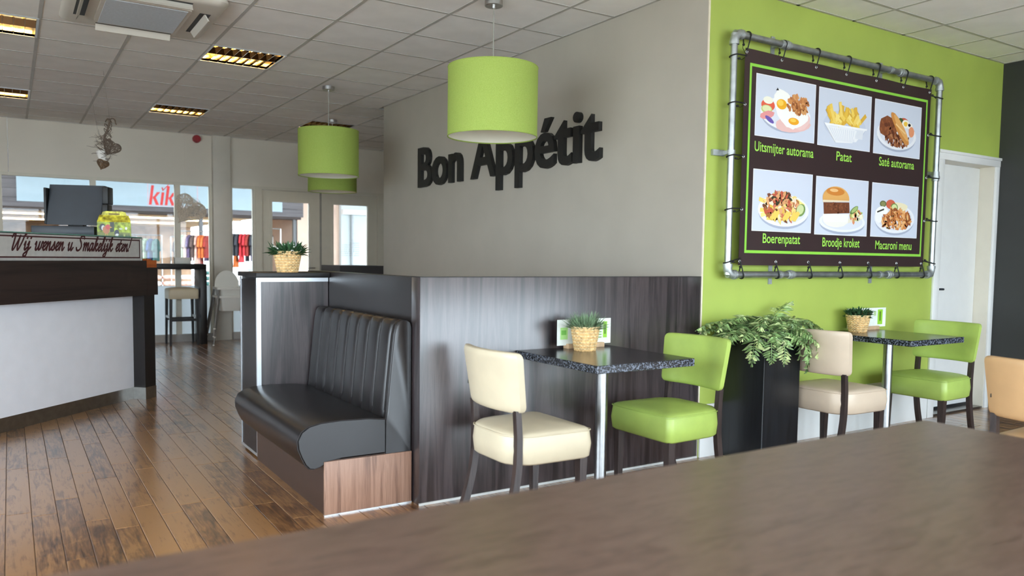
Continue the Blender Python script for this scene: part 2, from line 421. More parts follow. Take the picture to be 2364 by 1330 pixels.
wm = struct('wall_middle', 'warm grey wall carrying the black lettering', 'wall')
bx('wall_face', (0.0, 0.004, 0), (0.10, 4.93, 3.1), mt_greige, wm)
bx('corner_bead', (-0.001, -0.003, 0.33), (0.010, 0.004, HC), plain('cream_corner_bead', (222,212,190), 0.5), wm)
bx('wall_return', (0.10, 4.83, 0), (1.55, 4.93, 3.1), mt_greige, wm)
wg = struct('wall_green', 'apple green wall behind the menu banner', 'wall')
bx('wall_face', (0.010, 0, 0), (2.60, 0.10, 3.1), mt_green, wg)
bx('wall_face', (2.60, 0, 2.10), (3.5, 0.10, 3.1), mt_green, wg)
bx('wall_face', (3.455, 0.001, 0), (3.5, 0.10, 2.10), mt_green, wg)
bbg = bx('baseboard_green', (0.014, -0.012, 0), (2.555, 0.0, 0.335), mt_white); tag(bbg, 'tall white skirting under the green wall', 'skirting', kind='structure')
wr = bx('wall_right', (3.5, -6.5, 0), (3.6, 0.1, 3.1), mt_charcoal); tag(wr, 'charcoal painted wall beside the white door', 'wall', kind='structure')
wl = struct('wall_left', 'left wall with tall unseen windows added for fill light', 'wall')  # unseen window openings added to brighten the grey wall and ceiling
for lo, hi in (((-7.7,1.8,0),(-7.6,8.6,3.1)), ((-7.7,-6.3,0),(-7.6,1.8,0.15)), ((-7.7,-6.3,2.48),(-7.6,1.8,3.1))): bx('wall_face', lo, hi, mt_greige, wl)
for k in range(6): bx('mullion', (-7.69, -6.3+8.1*k/5-.03, .15), (-7.61, -6.3+8.1*k/5+.03, 2.48), mt_white, wl)
wa = bx('wall_alcove', (1.5, 4.93, 0), (1.6, YB+0.1, 3.1), mt_greige); tag(wa, 'short grey wall beside the glass doors', 'wall', kind='structure')
# rear wall with big windows behind the viewpoint
we = struct('wall_rear', 'wall of tall windows onto the car park', 'wall')
for lo, hi in (((-7.6,-6.4,0),(3.5,-6.3,0.15)), ((-7.6,-6.4,2.48),(3.5,-6.3,3.1))): bx('wall_face', lo, hi, mt_greige, we)
for k in range(8):
    xx = -7.55+11.0*k/7; bx('mullion', (xx-.035, -6.39, .15), (xx+.035, -6.31, 2.48), mt_white, we)

# wainscot half walls
def halfwall(name, lo, hi, label):
    s = struct(name, label, 'partition'); bx('wood_panel', lo, hi, mt_panel, s); return s
HW = 1.137
hw = struct('wall_half', 'waist high dark wood partition in front of the tables', 'partition')
bx('wood_panel', (-1.924, 0.0, 0.0), (0.0, 0.10, HW), mt_panel, hw, 0.002)
bx('wood_panel', (-1.924, 0.1005, 0.0), (-1.83, 1.72, HW), mt_panel_dark, hw)
bx('top_edge', (-1.925, 0.0, HW), (-0.001, 0.101, HW+0.002), mt_panel_dark, hw)
bx('foot_strip', (-1.926, -0.006, 0.0), (0.0, 0.0, 0.012), plain('pale_foot_strip', (200,200,196), 0.5), hw)
hw2 = struct('wall_half_far', 'far low dark partition against the grey wall', 'partition')
bx('wood_panel', (-0.52, 4.93, 0), (0.0, 5.55, HW-.005), mt_panel_dark, hw2)

# ------------------------------------------------------------------ back wall with windows and doors
bw = struct('wall_back', 'white panelled wall above the shop windows', 'wall')
xs = [-7.6, -6.05, -4.83, -3.6, -1.145]
for a_, b_ in zip(xs[:-1], xs[1:]): bx('wall_board', (a_+.003, YB, 2.245), (b_-.003, YB+.1, 3.1), mt_boardw, bw)
bx('wall_board', (-0.90, YB, 2.245), (1.5, YB+.1, 3.1), mt_boardw, bw)
bx('wall_board', (-7.6, YB, 0), (-5.6, YB+.1, 2.245), mt_boardw, bw)
col_ = bx('wall_column', (-1.145, YB-.07, 0), (-0.905, YB+.1, HC), plain('cream_column_paint', (212,206,194), 0.5, var=.01), None, .004); tag(col_, 'cream boxed column between the shop windows', 'column', kind='structure')
def window(name, label, x0, x1, mull, z0=0.0, z1=2.245, frost=0.79):
    s = struct(name, label, 'window'); y0, y1 = YB-.03, YB+.06
    b = MB(); b.box((x0,y0,z1-.04),(x1,y1,z1)); b.build('head', mt_cream, s)
    bx('bottom_rail', (x0,y0,z0),(x1,y1,z0+.105), plain('grey_rail', (176,172,166), .5), s)
    edges = [x0] + [m_ for m_ in mull] + [x1]
    for e in edges:
        w = 0.035 if e not in (x0, x1) else 0.03
        a_, b_ = (e-w, e+w) if e not in (x0, x1) else ((e, e+w) if e == x0 else (e-w, e))
        bx('mullion', (a_, y0-.003, z0+.105), (b_, y1, z1-.04), mt_cream, s)
    for e0, e1 in zip(edges[:-1], edges[1:]):
        bx('glass_pane', (e0+.03, YB+.012, frost), (e1-.03, YB+.018, z1-.04), mt_glass, s)
        if frost > z0+.11: bx('frosted_pane', (e0+.03, YB+.010, z0+.105), (e1-.03, YB+.020, frost), mt_frost, s)
    return s
window('window_1', 'wide shop window behind the counter', -5.6, -1.16, [-4.65, -3.71, -2.66, -1.615])
window('window_2', 'narrow window beside the glass doors', -0.905, -0.55, [])
def gdoor(name, label, x0, x1, g0, g1, hinge):
    s = struct(name, label, 'door'); y0, y1 = YB-.02, YB+.04; zt = 2.2
    b = MB()
    b.box((x0,y0,0.02),(g0,y1,zt)); b.box((g1,y0,0.02),(x1,y1,zt)); b.box((g0,y0,2.035),(g1,y1,zt)); b.box((g0,y0,0.02),(g1,y1,0.25))
    b.build('leaf', mt_cream, s)
    b = MB(); q = .035
    for lo, hi in (((g0-q,0.25-q),(g0,2.035+q)), ((g1,0.25-q),(g1+q,2.035+q)), ((g0,2.035),(g1,2.035+q)), ((g0,0.25-q),(g1,0.25))):
        b.box((lo[0], y0-.012, lo[1]), (hi[0], y0, hi[1]))
    b.build('glazing_bead', mt_cream, s)
    bx('glass_pane', (g0, YB+.006, 0.25), (g1, YB+.012, 2.035), mt_glass, s)
    hx = g1+.07 if hinge > 0 else g0-.07
    b = MB(); b.tube([(hx,y0,1.05),(hx,y0-.05,1.05),(hx+(.1 if hinge < 0 else -.1),y0-.05,1.05)], .009); b.build('handle', mt_steel, s, 40)
    return s
gdoor('door_2', 'cream glass door showing the clothes shop', -0.45, 0.425, -0.301, 0.262, 1)
gdoor('door_3', 'cream glass door with printed opening times', 0.455, 1.365, 0.644, 1.21, -1)
tr = struct('trim_1', 'cream frame around the pair of glass doors', 'door frame')
for lo, hi in (((-0.55,YB-.05,0),(-0.455,YB+.1,2.245)), ((1.37,YB-.05,0),(1.5,YB+.1,2.245)), ((-0.455,YB-.05,2.205),(1.37,YB+.1,2.245))): bx('frame_bar', lo, hi, mt_cream, tr)
bx('centre_post', (0.425,YB-.022,0),(0.455,YB+.05,2.205), plain('grey_post', (150,146,138), .5), tr)

# white panel door in the green wall
d1 = struct('door_1', 'white flush door in the green wall', 'door')
bx('leaf', (2.648, 0.115, 0.03), (3.432, 0.155, 2.055), mt_white, d1, .003)
for lo, hi in (((2.56,-0.018,0),(2.645,0.0,2.06)), ((3.44,-0.018,0),(3.497,0.0,2.06)), ((2.555,-0.02,2.06),(3.499,0.0,2.112)), ((2.55,-0.03,2.112),(3.499,0.0,2.135))): bx('architrave', lo, hi, mt_white, d1, .003)
for lo, hi in (((2.60,0.0,0),(2.645,0.16,2.1)), ((3.435,0.0,0),(3.455,0.16,2.1)), ((2.645,0.0,2.06),(3.435,0.16,2.1))): bx('jamb', lo, hi, mt_cream, d1)
bx('threshold', (2.645, 0.0, 0.0), (3.435, 0.11, 0.016), mt_steelk, d1); bx('bottom_seal', (2.648,.108,.016),(3.432,.115,.04), mt_black, d1)
b = MB(); b.rbox((2.70,0.105,0.99),(2.735,0.115,1.06),.004); b.tube([(2.717,.11,1.03),(2.717,.06,1.03),(2.722,.055,1.03),(2.84,.055,1.028)], .009); b.build('handle', mt_plastic_d, d1, 40)

# ------------------------------------------------------------------ text helper
def text_mesh(s, size=1.0, offset=0.0, extrude=0.0, shear=0.0, spacing=1.0):
    cu = bpy.data.curves.new('txt', 'FONT'); cu.body = s; cu.size = size; cu.offset = offset; cu.extrude = extrude
    cu.shear = shear; cu.space_character = spacing; cu.resolution_u = 4
    o = bpy.data.objects.new('txt', cu); C.objects.link(o); bpy.context.view_layer.update()
    me = bpy.data.meshes.new_from_object(o.evaluated_get(bpy.context.evaluated_depsgraph_get()))
    bpy.data.objects.remove(o); bpy.data.curves.remove(cu); return me
def mesh_data(me): return [v.co.copy() for v in me.vertices], [list(p.vertices) for p in me.polygons]

# "Bon Appétit" letters on the grey wall (each letter a part)
S = 'Bon Appétit'
sign = thing('wall_lettering', 'large black raised letters reading Bon Appétit on the grey wall', 'sign', (0, 3.975, 1.963))
full = text_mesh(S, 1, 0.018); xsz = [v.co.x for v in full.vertices]; x0t, wt = min(xsz), max(xsz)-min(xsz)
capm = text_mesh('B', 1, 0.018); cap = max(v.co.y for v in capm.vertices)
sx, sy = 2.985/wt, 0.392/cap
for k, ch in enumerate(S):
    if ch == ' ': continue
    pre = text_mesh(S[:k+1], 1, 0.018); r_edge = max(v.co.x for v in pre.vertices)
    one = text_mesh(ch, 1, 0.018, 0.5); vs, fs = mesh_data(one); re1 = max(v.x for v in vs)
    out = MB(); out.add([(-(v.z+0.5)*0.034, -(v.x + r_edge - re1 - x0t)*sx, v.y*sy) for v in vs], fs)
    out.build('letter', mt_letter, sign)

# ------------------------------------------------------------------ chairs
def make_chair(name, label, leather, loc, rz, group='upholstered dining chairs'):
    t = thing(name, label, 'chair', loc, rz, group)
    # seat cushion: rounded loft with a crowned top
    rings = []
    for z, ins in ((0.312, 0.012), (0.322, 0.0), (0.38, -0.006), (0.435, 0.0), (0.448, 0.004), (0.456, 0.014), (0.463, 0.04), (0.471, 0.09), (0.476, 0.14), (0.478, 0.19)):
        rb = max(0.12-ins*0.5, 0.01); rf = max(0.035-ins*.1, 0.01)
        rings.append([(p[0], p[1]*(1-.10*max(0, -p[0])/.215), z) for p in rr(-0.215+ins, 0.215-ins, -0.232+ins, 0.232-ins, rf, 5, min(rb, .2-ins*.95))])
    MB().loft(rings).build('seat', leather, t, 50)
    b = MB(); b.tube([(p[0], p[1]*(1-.10*max(0, -p[0])/.215), 0.445) for p in rr(-0.217, 0.217, -0.234, 0.234, .035, 5, .12)], 0.0032, 5, closed=True); b.build('seat_piping', leather, t, True)
    # backrest: curved, reclined slab
    rings = []
    for q in (0, .008, .03, .065, .11, .2, .35, .5, .65, .8, .89, .935, .97, .992, 1.0):
        z = 0.562 + 0.262*q - .012*math.cos(PI*.0)*(1-q)
        e = min(q, 1-q); rd = 1-math.sqrt(max(0, 1-((.11-e)/.11)**2)) if e < .11 else 0
        hy = 0.217 + 0.019*q - .024*rd; th = .026 - .013*rd; xb = -0.205 - 0.045*q
        ring = []; nS = 12
        front = [((2*k/nS-1)*hy) for k in range(nS+1)]
        for y in front:
            bow = 0.045*(y/0.22)**2; ring.append((xb + bow + th*(0.6 if abs(y) > hy-1e-6 else 1), y, z))
        for y in reversed(front):
            bow = 0.045*(y/0.22)**2; ring.append((xb + bow - th*(0.6 if abs(y) > hy-1e-6 else 1), y, z))
        rings.append(ring)
    # gently arched lower edge
    MB().loft(rings).build('backrest', leather, t, 50)
    for s in (-1, 1):
        pts = []
        for i in range(15):
            q = i/14; z = 0.562*q
            pts.append((-0.172 - 0.078*max(0, (0.34-z)/0.34)**1.7 - 0.012*max(0, (z-.45)/.15), z))
        b = MB(); hw_ = 0.0145; yl = s*0.191
        b.loft([[(x_-q_, yl-hw_, z_), (x_+q_, yl-hw_, z_), (x_+q_, yl+hw_, z_), (x_-q_, yl+hw_, z_)] for x_, z_ in pts for q_ in [.019-.005*z_/.56]])
        b.build('leg', mt_leg, t)
        b = MB(); q0, q1 = 0.015, 0.021
        cx_, cy_ = 0.178, s*0.195
        b.loft([[(cx_-q0, cy_-q0, 0), (cx_+q0, cy_-q0, 0), (cx_+q0, cy_+q0, 0), (cx_-q0, cy_+q0, 0)],
                [(cx_-q1, cy_-q1, .318), (cx_+q1, cy_-q1, .318), (cx_+q1, cy_+q1, .318), (cx_-q1, cy_+q1, .318)]])
        b.build('leg', mt_leg, t)
    bx('brand_tag', (-0.212, 0.196, 0.635), (-0.194, 0.199, 0.652), mt_black, t)
    return t
make_chair('dining_chair', 'cream leather chair with its back to the leather booth, at the nearer wall table', mt_creaml, (-1.557, -0.405, 0), 0)
make_chair('dining_chair', 'lime green leather chair between the wall table and the black planter', mt_lime, (-0.635, -0.40, 0), PI)
make_chair('dining_chair', 'beige leather chair right beside the black planter, facing right', mt_beige, (0.80, -0.40, 0), 0)
make_chair('dining_chair', 'lime green leather chair in front of the white door', mt_lime, (1.865, -0.41, 0), PI)
make_chair('dining_chair', 'tan leather chair cut off by the right edge, nearest of the chairs', mt_tan, (0.335, -1.87, 0), 0)

# ------------------------------------------------------------------ wall tables
def make_table(label, x0, x1):
    cx_ = (x0+x1)/2
    t = thing('wall_table', label, 'table', (cx_, -0.345, 0), 0, 'granite topped wall tables'); hx = (x1-x0)/2
    b = MB(); b.rbox((-hx, -0.345, 0.712), (hx, 0.342, 0.7485), .0025, 1); b.build('edge_band', mt_granite, t)
    bx('tabletop', (-hx+.002, -0.343, 0.7486), (hx-.002, 0.340, 0.7502), mt_gratop, t)
    b = MB(); b.lathe([(0.031, 0.012), (0.031, 0.704)], n=28); b.build('leg', mt_legsteel, t, True)
    b = MB(); b.lathe([(0.0, 0.0), (0.19, 0.0), (0.19, 0.008), (0.17, 0.014), (0.033, 0.018), (0.0, 0.018)], n=36); b.build('base_plate', mt_steel, t, 30)
    b = MB(); b.lathe([(0.0, 0.704), (0.07, 0.704), (0.07, 0.712), (0, 0.712)], n=24); b.build('top_plate', mt_black, t, 30)
    return t
make_table('black granite table against the dark wood partition, cream and green chairs at it', -1.365, -0.745)
make_table('black granite table against the green wall', 1.15, 1.765)

# ------------------------------------------------------------------ foreground table
ft = thing('dining_table', 'long brown wood table top filling the foreground', 'table', (-2.75, -2.54, 0))
b = MB(); b.loft([[(p[0], p[1], z) for p in rr(-1.55+i_, 1.53-i_, -0.40+i_, 0.405-i_, .02, 4)] for z, i_ in ((0.712, .002), (0.714, 0), (0.747, 0), (0.75, .003))]); b.build('tabletop', mt_table, ft, 30)
for sx_ in (-1, 1):
    for sy_ in (-1, 1): bx('leg', (sx_*1.40-.035, sy_*.31-.035, 0), (sx_*1.40+.035, sy_*.31+.035, 0.66), mt_leg, ft, .003)
bx('apron', (-1.42, -.32, 0.66), (1.42, .32, 0.711), mt_leg, ft)

# ------------------------------------------------------------------ booth bench
bo = thing('booth_bench', 'dark brown leather booth bench with channelled backrest', 'bench', (-1.93, 0.085, 0))
Lb = 1.225; X = lambda x: x+1.93
prof = [(-2.065,.27),(-2.065,.435),(-2.15,.447),(-2.30,.452),(-2.40,.448),(-2.455,.436),(-2.49,.412),(-2.508,.375),(-2.505,.335),(-2.488,.29),(-2.470,.255),(-2.452,.236),(-2.43,.232),(-2.40,.24),(-2.36,.262),(-2.30,.27)]
rings = []
for q, sh in ((0, .972), (.012, .992), (.03, 1), (.3, 1.0), (.6, .997), (.9, 1), (Lb-.03, 1), (Lb-.004, .99)):
    cxm, czm = -2.28, .345
    rings.append([(X(cxm+(x-cxm)*sh), q, czm+(z-czm)*sh) for x, z in prof])
MB().loft(rings).build('seat_cushion', mt_brownl, bo, 50)
def backrow(y, off):
    pts = [(-1.932,.255),(-1.932,.885),(-1.938,.908),(-1.955,.922),(-1.98,.925),(-2.002,.915),(-2.013,.895),(-2.022,.85),(-2.033,.75),(-2.048,.6),(-2.060,.47),(-2.064,.43),(-2.066,.255)]
    out = []
    for x, z in pts:
        o_ = off if x < -1.95 and z > .43 else 0
        out.append((X(x - (o_ if x < -2.0 else o_*.4)), y, z + (o_*.5 if z > .9 else 0)))
    return out
rings = []; ym0, ym1, nch = 0.045, Lb-.01, 8
rings.append(backrow(0.0, -.012)); rings.append(backrow(0.010, -.002)); rings.append(backrow(0.036, 0.0)); rings.append(backrow(0.043, -.012))
for c in range(nch):
    for k in range(6):
        t_ = (k+.5)/6; rings.append(backrow(ym0+(ym1-ym0)*(c+t_)/nch, (.0055*math.sin(PI*t_)**.6)))
    rings.append(backrow(ym0+(ym1-ym0)*(c+1)/nch, -.005))
MB().loft(rings).build('backrest', mt_brownl, bo, 60)
b = MB()
for c in range(nch):
    yy = ym0+(ym1-ym0)*c/nch; b.tube([(X(x)-.0, yy, z) for x, z in ((-2.058,.47),(-2.046,.6),(-2.031,.75),(-2.02,.85),(-2.010,.895),(-1.998,.912))], .0022, 5)
b.build('channel_seams', mt_seam, bo)
b = MB(); b.tube([(X(x), .006, z) for x, z in prof[1:]], .003, 5); b.tube([(X(p[0]-1.93) if False else p[0], .008, p[2]) for p in backrow(0, -.006)[2:]], .003, 5); b.build('end_piping', mt_seam, bo, True)
bx('plinth', (X(-2.375), .004, 0.0), (X(-1.935), Lb-.004, 0.265), plain('dark_plinth_laminate', (58,42,34), .35), bo)
bx('end_panel', (X(-2.382), -.008, 0.004), (X(-1.93), .004, 0.262), mt_walnut, bo, .001)
bx('foot_strip', (X(-2.384), -.011, 0.0), (X(-1.93), -.0, 0.006), mt_alu, bo)

# ------------------------------------------------------------------ booth end cabinet (partition with cap)
pc = thing('divider_cabinet', 'dark divider cabinet with pale metal edges behind the booth', 'cabinet', (-2.15, 1.51, 0))
bx('body', (-0.215, -0.195, 0.02), (0.222, 0.19, 1.085), mt_panel, pc)
bx('cap', (-0.232, -0.235, 1.103), (0.222, 0.215, 1.131), mt_black, pc, .003)
bx('shadow_gap', (-0.21, -0.19, 1.085), (0.22, 0.19, 1.103), mt_black, pc)
bx('edge_trim', (-0.222, -0.2, 0.012), (-0.196, -0.1955, 1.1), mt_alu, pc); bx('edge_trim', (-0.196, -0.2, 1.076), (0.222, -0.1955, 1.1), mt_alu, pc)
bx('edge_trim', (-0.222, -0.1955, 0.012), (-0.2155, -0.18, 1.1), mt_alu, pc); bx('edge_trim', (-0.222, 0.18, 0.012), (-0.2155, 0.197, 1.1), mt_alu, pc)
bx('edge_trim', (-0.222, -0.18, 0.012), (-0.2155, 0.18, 0.03), mt_alu, pc); bx('plinth', (-0.20, -0.185, 0), (0.2, 0.185, 0.02), mt_black, pc)
bx('side_panel', (-0.219, -0.18, 0.03), (-0.215, 0.18, 1.085), mt_panel_dark, pc)

# ------------------------------------------------------------------ counter (45 degrees)
UX = math.atan2(0.7235, 0.6903)
ct = thing('service_counter', 'angled service counter with white front and dark wood band', 'counter', (-2.745, 3.849, 0), UX)
bx('front_panel', (-3.2, 0.0, 0.102), (0.0, 0.03, 0.885), plain('white_laminate', (238,239,245), .4, var=.01), ct)
bx('kick_plate', (-3.2, 0.004, 0.0), (0.0, 0.03, 0.102), mt_steelk, ct)
bx('corner_post', (0.0, -0.11, 0.10), (0.137, 0.45, 0.885), mt_panel_dark, ct)
b = MB(); b.box((-0.002, -0.113, 0), (0.139, 0.45, 0.10)); b.build('post_kick', mt_steelk, ct)
bx('wood_band', (-3.2, -0.125, 0.885), (0.02, 0.45, 1.178), mt_panel_h, ct)
bx('wood_band', (0.0205, -0.125, 0.885), (0.165, 0.45, 1.118), mt_panel_h, ct)
b = MB(); b.box((-3.2, -0.10, 1.178), (-0.012, 0.30, 1.362)); b.build('steel_front', plain('pale_brushed_steel', (206,204,200), .38, .45, var=.03, scale=20), ct)
bx('end_cap', (-0.012, -0.102, 1.178), (0.0, 0.30, 1.366), mt_steel, ct)
bx('worktop', (-3.2, 0.30, 1.178), (0.02, 0.62, 1.20), mt_panel_dark, ct); bx('glass_top', (-3.2, -0.102, 1.366), (0.0, 0.55, 1.374), mt_greengl, ct); bx('shelf_back', (-3.2,.52,1.2),(0.0,.55,1.366), mt_panel_dark, ct)
b = MB(); b.flat = True
def strip(x0, z0, x1, z1, y=-0.1015): b.add([(x0,y,z0),(x1,y,z0),(x1,y,z1),(x0,y,z1)], [(0,1,2,3)])
strip(-3.1, 1.340, -0.03, 1.350); strip(-3.1, 1.197, -0.03, 1.207); strip(-0.040, 1.207, -0.030, 1.340)
b.build('printed_border', mt_maroon, ct)
# brush script lettering, swept with a slanted nib
G = {
 'W': (1.75, [[(0,1.45),(.12,1.75),(.35,1.75),(.34,.9),(.32,.1),(.48,.05),(.8,.9),(1.0,1.6)], [(1.0,1.6),(.92,.8),(.95,.1),(1.1,.05),(1.4,.9),(1.55,1.6),(1.75,1.8)]]),
 'i': (.42, [[(0,.6),(.1,.95),(.12,.5),(.12,.12),(.25,.02),(.45,.3)], [(.2,1.35),(.24,1.4)]]),
 'j': (.42, [[(0,.6),(.15,.95),(.15,.2),(.05,-.6),(-.2,-.75),(-.3,-.5),(.1,-.1),(.45,.3)], [(.25,1.35),(.29,1.4)]]),
 'w': (1.05, [[(0,.7),(.1,.95),(.15,.5),(.15,.1),(.3,.02),(.5,.4),(.58,.95)], [(.58,.95),(.54,.3),(.64,.03),(.85,.3),(.92,.95),(1.08,.85)]]),
 'e': (.52, [[(0,.3),(.25,.45),(.42,.75),(.3,.98),(.12,.75),(.08,.3),(.22,.02),(.4,.1),(.55,.35)]]),
 'n': (.72, [[(0,.8),(.1,.95),(.1,.02)], [(.1,.3),(.3,.85),(.45,.95),(.45,.4),(.5,.05),(.62,.05),(.75,.35)]]),
 's': (.55, [[(0,.2),(.25,.75),(.3,1.0),(.38,.6),(.4,.2),(.25,.02),(.05,.12)], [(.36,.1),(.58,.35)]]),
 'u': (.78, [[(0,.7),(.1,.95),(.1,.3),(.2,.02),(.4,.3),(.52,.95)], [(.52,.95),(.5,.2),(.6,.02),(.8,.35)]]),
 'S': (1.0, [[(.95,1.5),(.8,1.85),(.4,1.75),(.3,1.4),(.55,1.0),(.68,.5),(.45,.08),(.1,.05),(-.05,.35)]]),
 'm': (1.0, [[(0,.8),(.1,.95),(.1,.02)], [(.1,.3),(.28,.85),(.42,.95),(.42,.02)], [(.42,.3),(.6,.85),(.75,.95),(.75,.3),(.82,.03),(1.02,.35)]]),
 'a': (.72, [[(.45,.85),(.25,.98),(.05,.6),(.08,.1),(.22,.03),(.42,.5),(.5,.95)], [(.5,.95),(.46,.3),(.55,.02),(.75,.35)]]),
 'k': (.66, [[(0,.3),(.25,1.3),(.3,1.85),(.18,1.7),(.1,.9),(.08,.02)], [(.1,.4),(.4,.95),(.5,.8),(.2,.5)], [(.2,.5),(.4,.1),(.52,.02),(.7,.35)]]),
 'l': (.42, [[(0,.3),(.25,1.2),(.3,1.85),(.18,1.7),(.08,.8),(.12,.08),(.25,.02),(.45,.35)]]),
 't': (.42, [[(.15,1.5),(.08,.6),(.12,.1),(.25,.02),(.45,.35)], [(-.08,1.0),(.4,1.02)]]),
 '!': (.4, [[(.3,1.8),(.16,.55)], [(.08,.05),(.1,.1)]]), ' ': (.55, [])}
def script_strokes(s):
    pen = 0; out = []
    for ch in s:
        w, st = G[ch]
        for k_ in st: out.append([Vector((p[0]+pen, p[1], 0)) for p in k_])
        pen += w+.02
    return out, pen
strokes, tw = script_strokes('Wij wensen u Smakelijk eten!')
zs = 0.060; xsc = (1.364-.135)/(tw+.35)
nib = [(.10*math.cos(a_)+.0, .13*math.sin(a_)) for a_ in [2*PI*k/8 for k in range(8)]]
b = MB(); b.flat = True; ly = 0
for st in strokes:
    P = catmull(st, 5)
    for p, q in zip(P[:-1], P[1:]):
        pts = [Vector((p.x+n_[0], p.y+n_[1])) for n_ in nib]+[Vector((q.x+n_[0], q.y+n_[1])) for n_ in nib]
        pts = sorted(pts, key=lambda v_: (v_.x, v_.y)); hull = []
        def half(it):
            h = []
            for v_ in it:
                while len(h) > 1 and (h[-1]-h[-2]).cross(v_-h[-1]) <= 0: h.pop()
                h.append(v_)
            return h[:-1]
        hull = half(pts)+half(reversed(pts))
        b.add([(-1.364+(v_.x+.30*v_.y)*xsc, -0.1016-.00002*(ly % 9), 1.252+v_.y*zs) for v_ in hull], [tuple(range(len(hull)))])
        ly += 1
b.build('script_lettering', mt_maroon, ct)

# ------------------------------------------------------------------ things on the counter
mo = thing('cash_register', 'dark cash register seen from behind on the counter', 'cash register', (-3.165, 4.02, 1.374), math.radians(-22))
b = MB(); b.rbox((-0.30,-0.05,0.0),(0.18,0.20,0.082),.006); b.build('cash_drawer', mt_plastic_d, mo, 30)
b = MB(); b.rbox((-0.06,0.06,0.08),(0.06,0.16,0.14),.01); b.build('neck', mt_black, mo, 30)
b = MB(); b.loft([[(x, y, z) for x, y in rr(-0.215, 0.215, 0.02+.10*t_, 0.09+.10*t_, .012, 3)] for t_, z in ((0,.095),(0,.10),(1,.425),(1,.432))]); b.build('screen_back', mt_plastic_d, mo, 40)
b = MB(); b.rbox((0.216,0.03,0.15),(0.262,0.16,0.27),.008); b.rbox((0.216,0.05,0.275),(0.262,0.19,0.42),.008); b.build('card_reader', mt_black, mo, 30)
b = MB(); b.rbox((-0.236,0.05,0.1),(-0.217,0.14,0.40),.004); b.build('side_strip', mt_black, mo, 30)

# gable lunch box with a farm print
gb_ = thing('lunch_box', 'yellow and green gable lunch box with a rooster print', 'box', (-2.868, 3.885, 1.374), math.radians(-8))
b = MB(); hx, hy = 0.125, 0.07
b.loft([[(-hx,-hy,0),(hx,-hy,0),(hx,hy,0),(-hx,hy,0)], [(-hx,-hy,.12),(hx,-hy,.12),(hx,hy,.12),(-hx,hy,.12)]], cap1=False)
b.build('carton_body', plain('leaf_green_print', (146,160,62), .45, var=.45, scale=26), gb_)
b = MB(); b.loft([[(-hx,-hy,.12),(hx,-hy,.12),(hx,hy,.12),(-hx,hy,.12)], [(-hx*.88,-.012,.178),(hx*.88,-.012,.178),(hx*.88,.012,.178),(-hx*.88,.012,.178)]], cap0=False); b.build('gable', plain('straw_yellow_print', (206,176,58), .45, var=.4, scale=30), gb_)
hp = [(-.095,.178),(-.085,.205),(-.06,.212),(.06,.212),(.085,.205),(.095,.178)]
b = MB(); b.prism([(x, z) for x, z in hp], 'y', -.004, .004); b.build('handle', plain('straw_yellow_print_2', (198,186,70), .45, var=.35, scale=30), gb_)
b = MB(); b.prism([(-.04,.184),(.04,.184),(.04,.194),(-.04,.194)], 'y', -.0052, -.0045); b.build('handle_slot', plain('slot_shadow', (120,92,60), .6), gb_)
class Flat(MB):
    """flat coloured print on a plane; P maps (u, v, layer) to 3-D"""
    flat = True
    def __init__(s, P): MB.__init__(s); s.P = P; s.n = 0
    def poly(s, pts, col):
        s.n += 1; s.add([s.P(u, v_, s.n) for u, v_ in pts], [tuple(range(len(pts)))], 0, lin(col)); return s
    def ell(s, cx, cy, rx, ry, col, n=18, rot=0, jit=0, rg=random):
        pts = []
        for k in range(n):
            a_ = 2*PI*k/n; q = 1+jit*(rg.random()-.5); x_, y_ = rx*math.cos(a_)*q, ry*math.sin(a_)*q
            pts.append((cx+x_*math.cos(rot)-y_*math.sin(rot), cy+x_*math.sin(rot)+y_*math.cos(rot)))
        return s.poly(pts, col)
    def bar(s, x0, y0, x1, y1, w, col):
        d = Vector((x1-x0, y1-y0)); n_ = Vector((-d.y, d.x)).normalized()*w/2
        return s.poly([(x0-n_.x,y0-n_.y),(x1-n_.x,y1-n_.y),(x1+n_.x,y1+n_.y),(x0+n_.x,y0+n_.y)], col)
p = Flat(lambda u, v_, n_: (u, -hy-.0005-.00008*n_, v_))
p.poly([(-.12,.035),(.12,.035),(.12,.0),(-.12,.0)], (128,136,62)); p.poly([(-.03,.035),(-.03,.12),(.0,.12),(.0,.04)], (44,48,34))
p.ell(-.085,.075,.022,.030,(30,34,40)); p.ell(-.08,.07,.014,.022,(205,205,200)); p.ell(-.058,.055,.026,.035,(190,120,80)); p.ell(-.045,.078,.018,.022,(200,72,70)); p.poly([(-.03,.082),(-.012,.075),(-.03,.07)], (220,170,70))
p.bar(-.062,.025,-.066,.005,.004,(205,160,70)); p.bar(-.05,.025,-.048,.005,.004,(205,160,70)); p.ell(.02,.03,.018,.028,(38,46,66)); p.ell(.022,.012,.014,.014,(225,225,220))
for k in range(14): p.poly([(.03+k*.0065,0),(.034+k*.0065,.02+.018*random.random()),(.037+k*.0065,0)], random.choice([(70,96,40),(190,200,110),(52,80,34)]))
p.ell(.09,.07,.009,.012,(235,235,230)); p.ell(.05,.065,.014,.008,(205,215,180))
p.build('rooster_print', mt_print, gb_)
tw_ = thing('wooden_tray', 'small orange wooden tray on the end of the counter', 'tray', (-2.745, 3.849, 1.119), UX)
b = MB(); b.box((0.03,-.12,0.0),(0.16,.12,.012))
for lo, hi in (((.03,-.12,.012),(.16,-.108,.062)), ((.03,.108,.012),(.16,.12,.062)), ((.03,-.108,.012),(.042,.108,.062)), ((.148,-.108,.012),(.16,.108,.062))): b.box(lo, hi)
b.build('tray_box', mt_orangew, tw_)
for k in range(3): bx('wood_knob', (.055+k*.03, -.09, .012), (.07+k*.03, .05, .074), mt_orangew, tw_, .003)

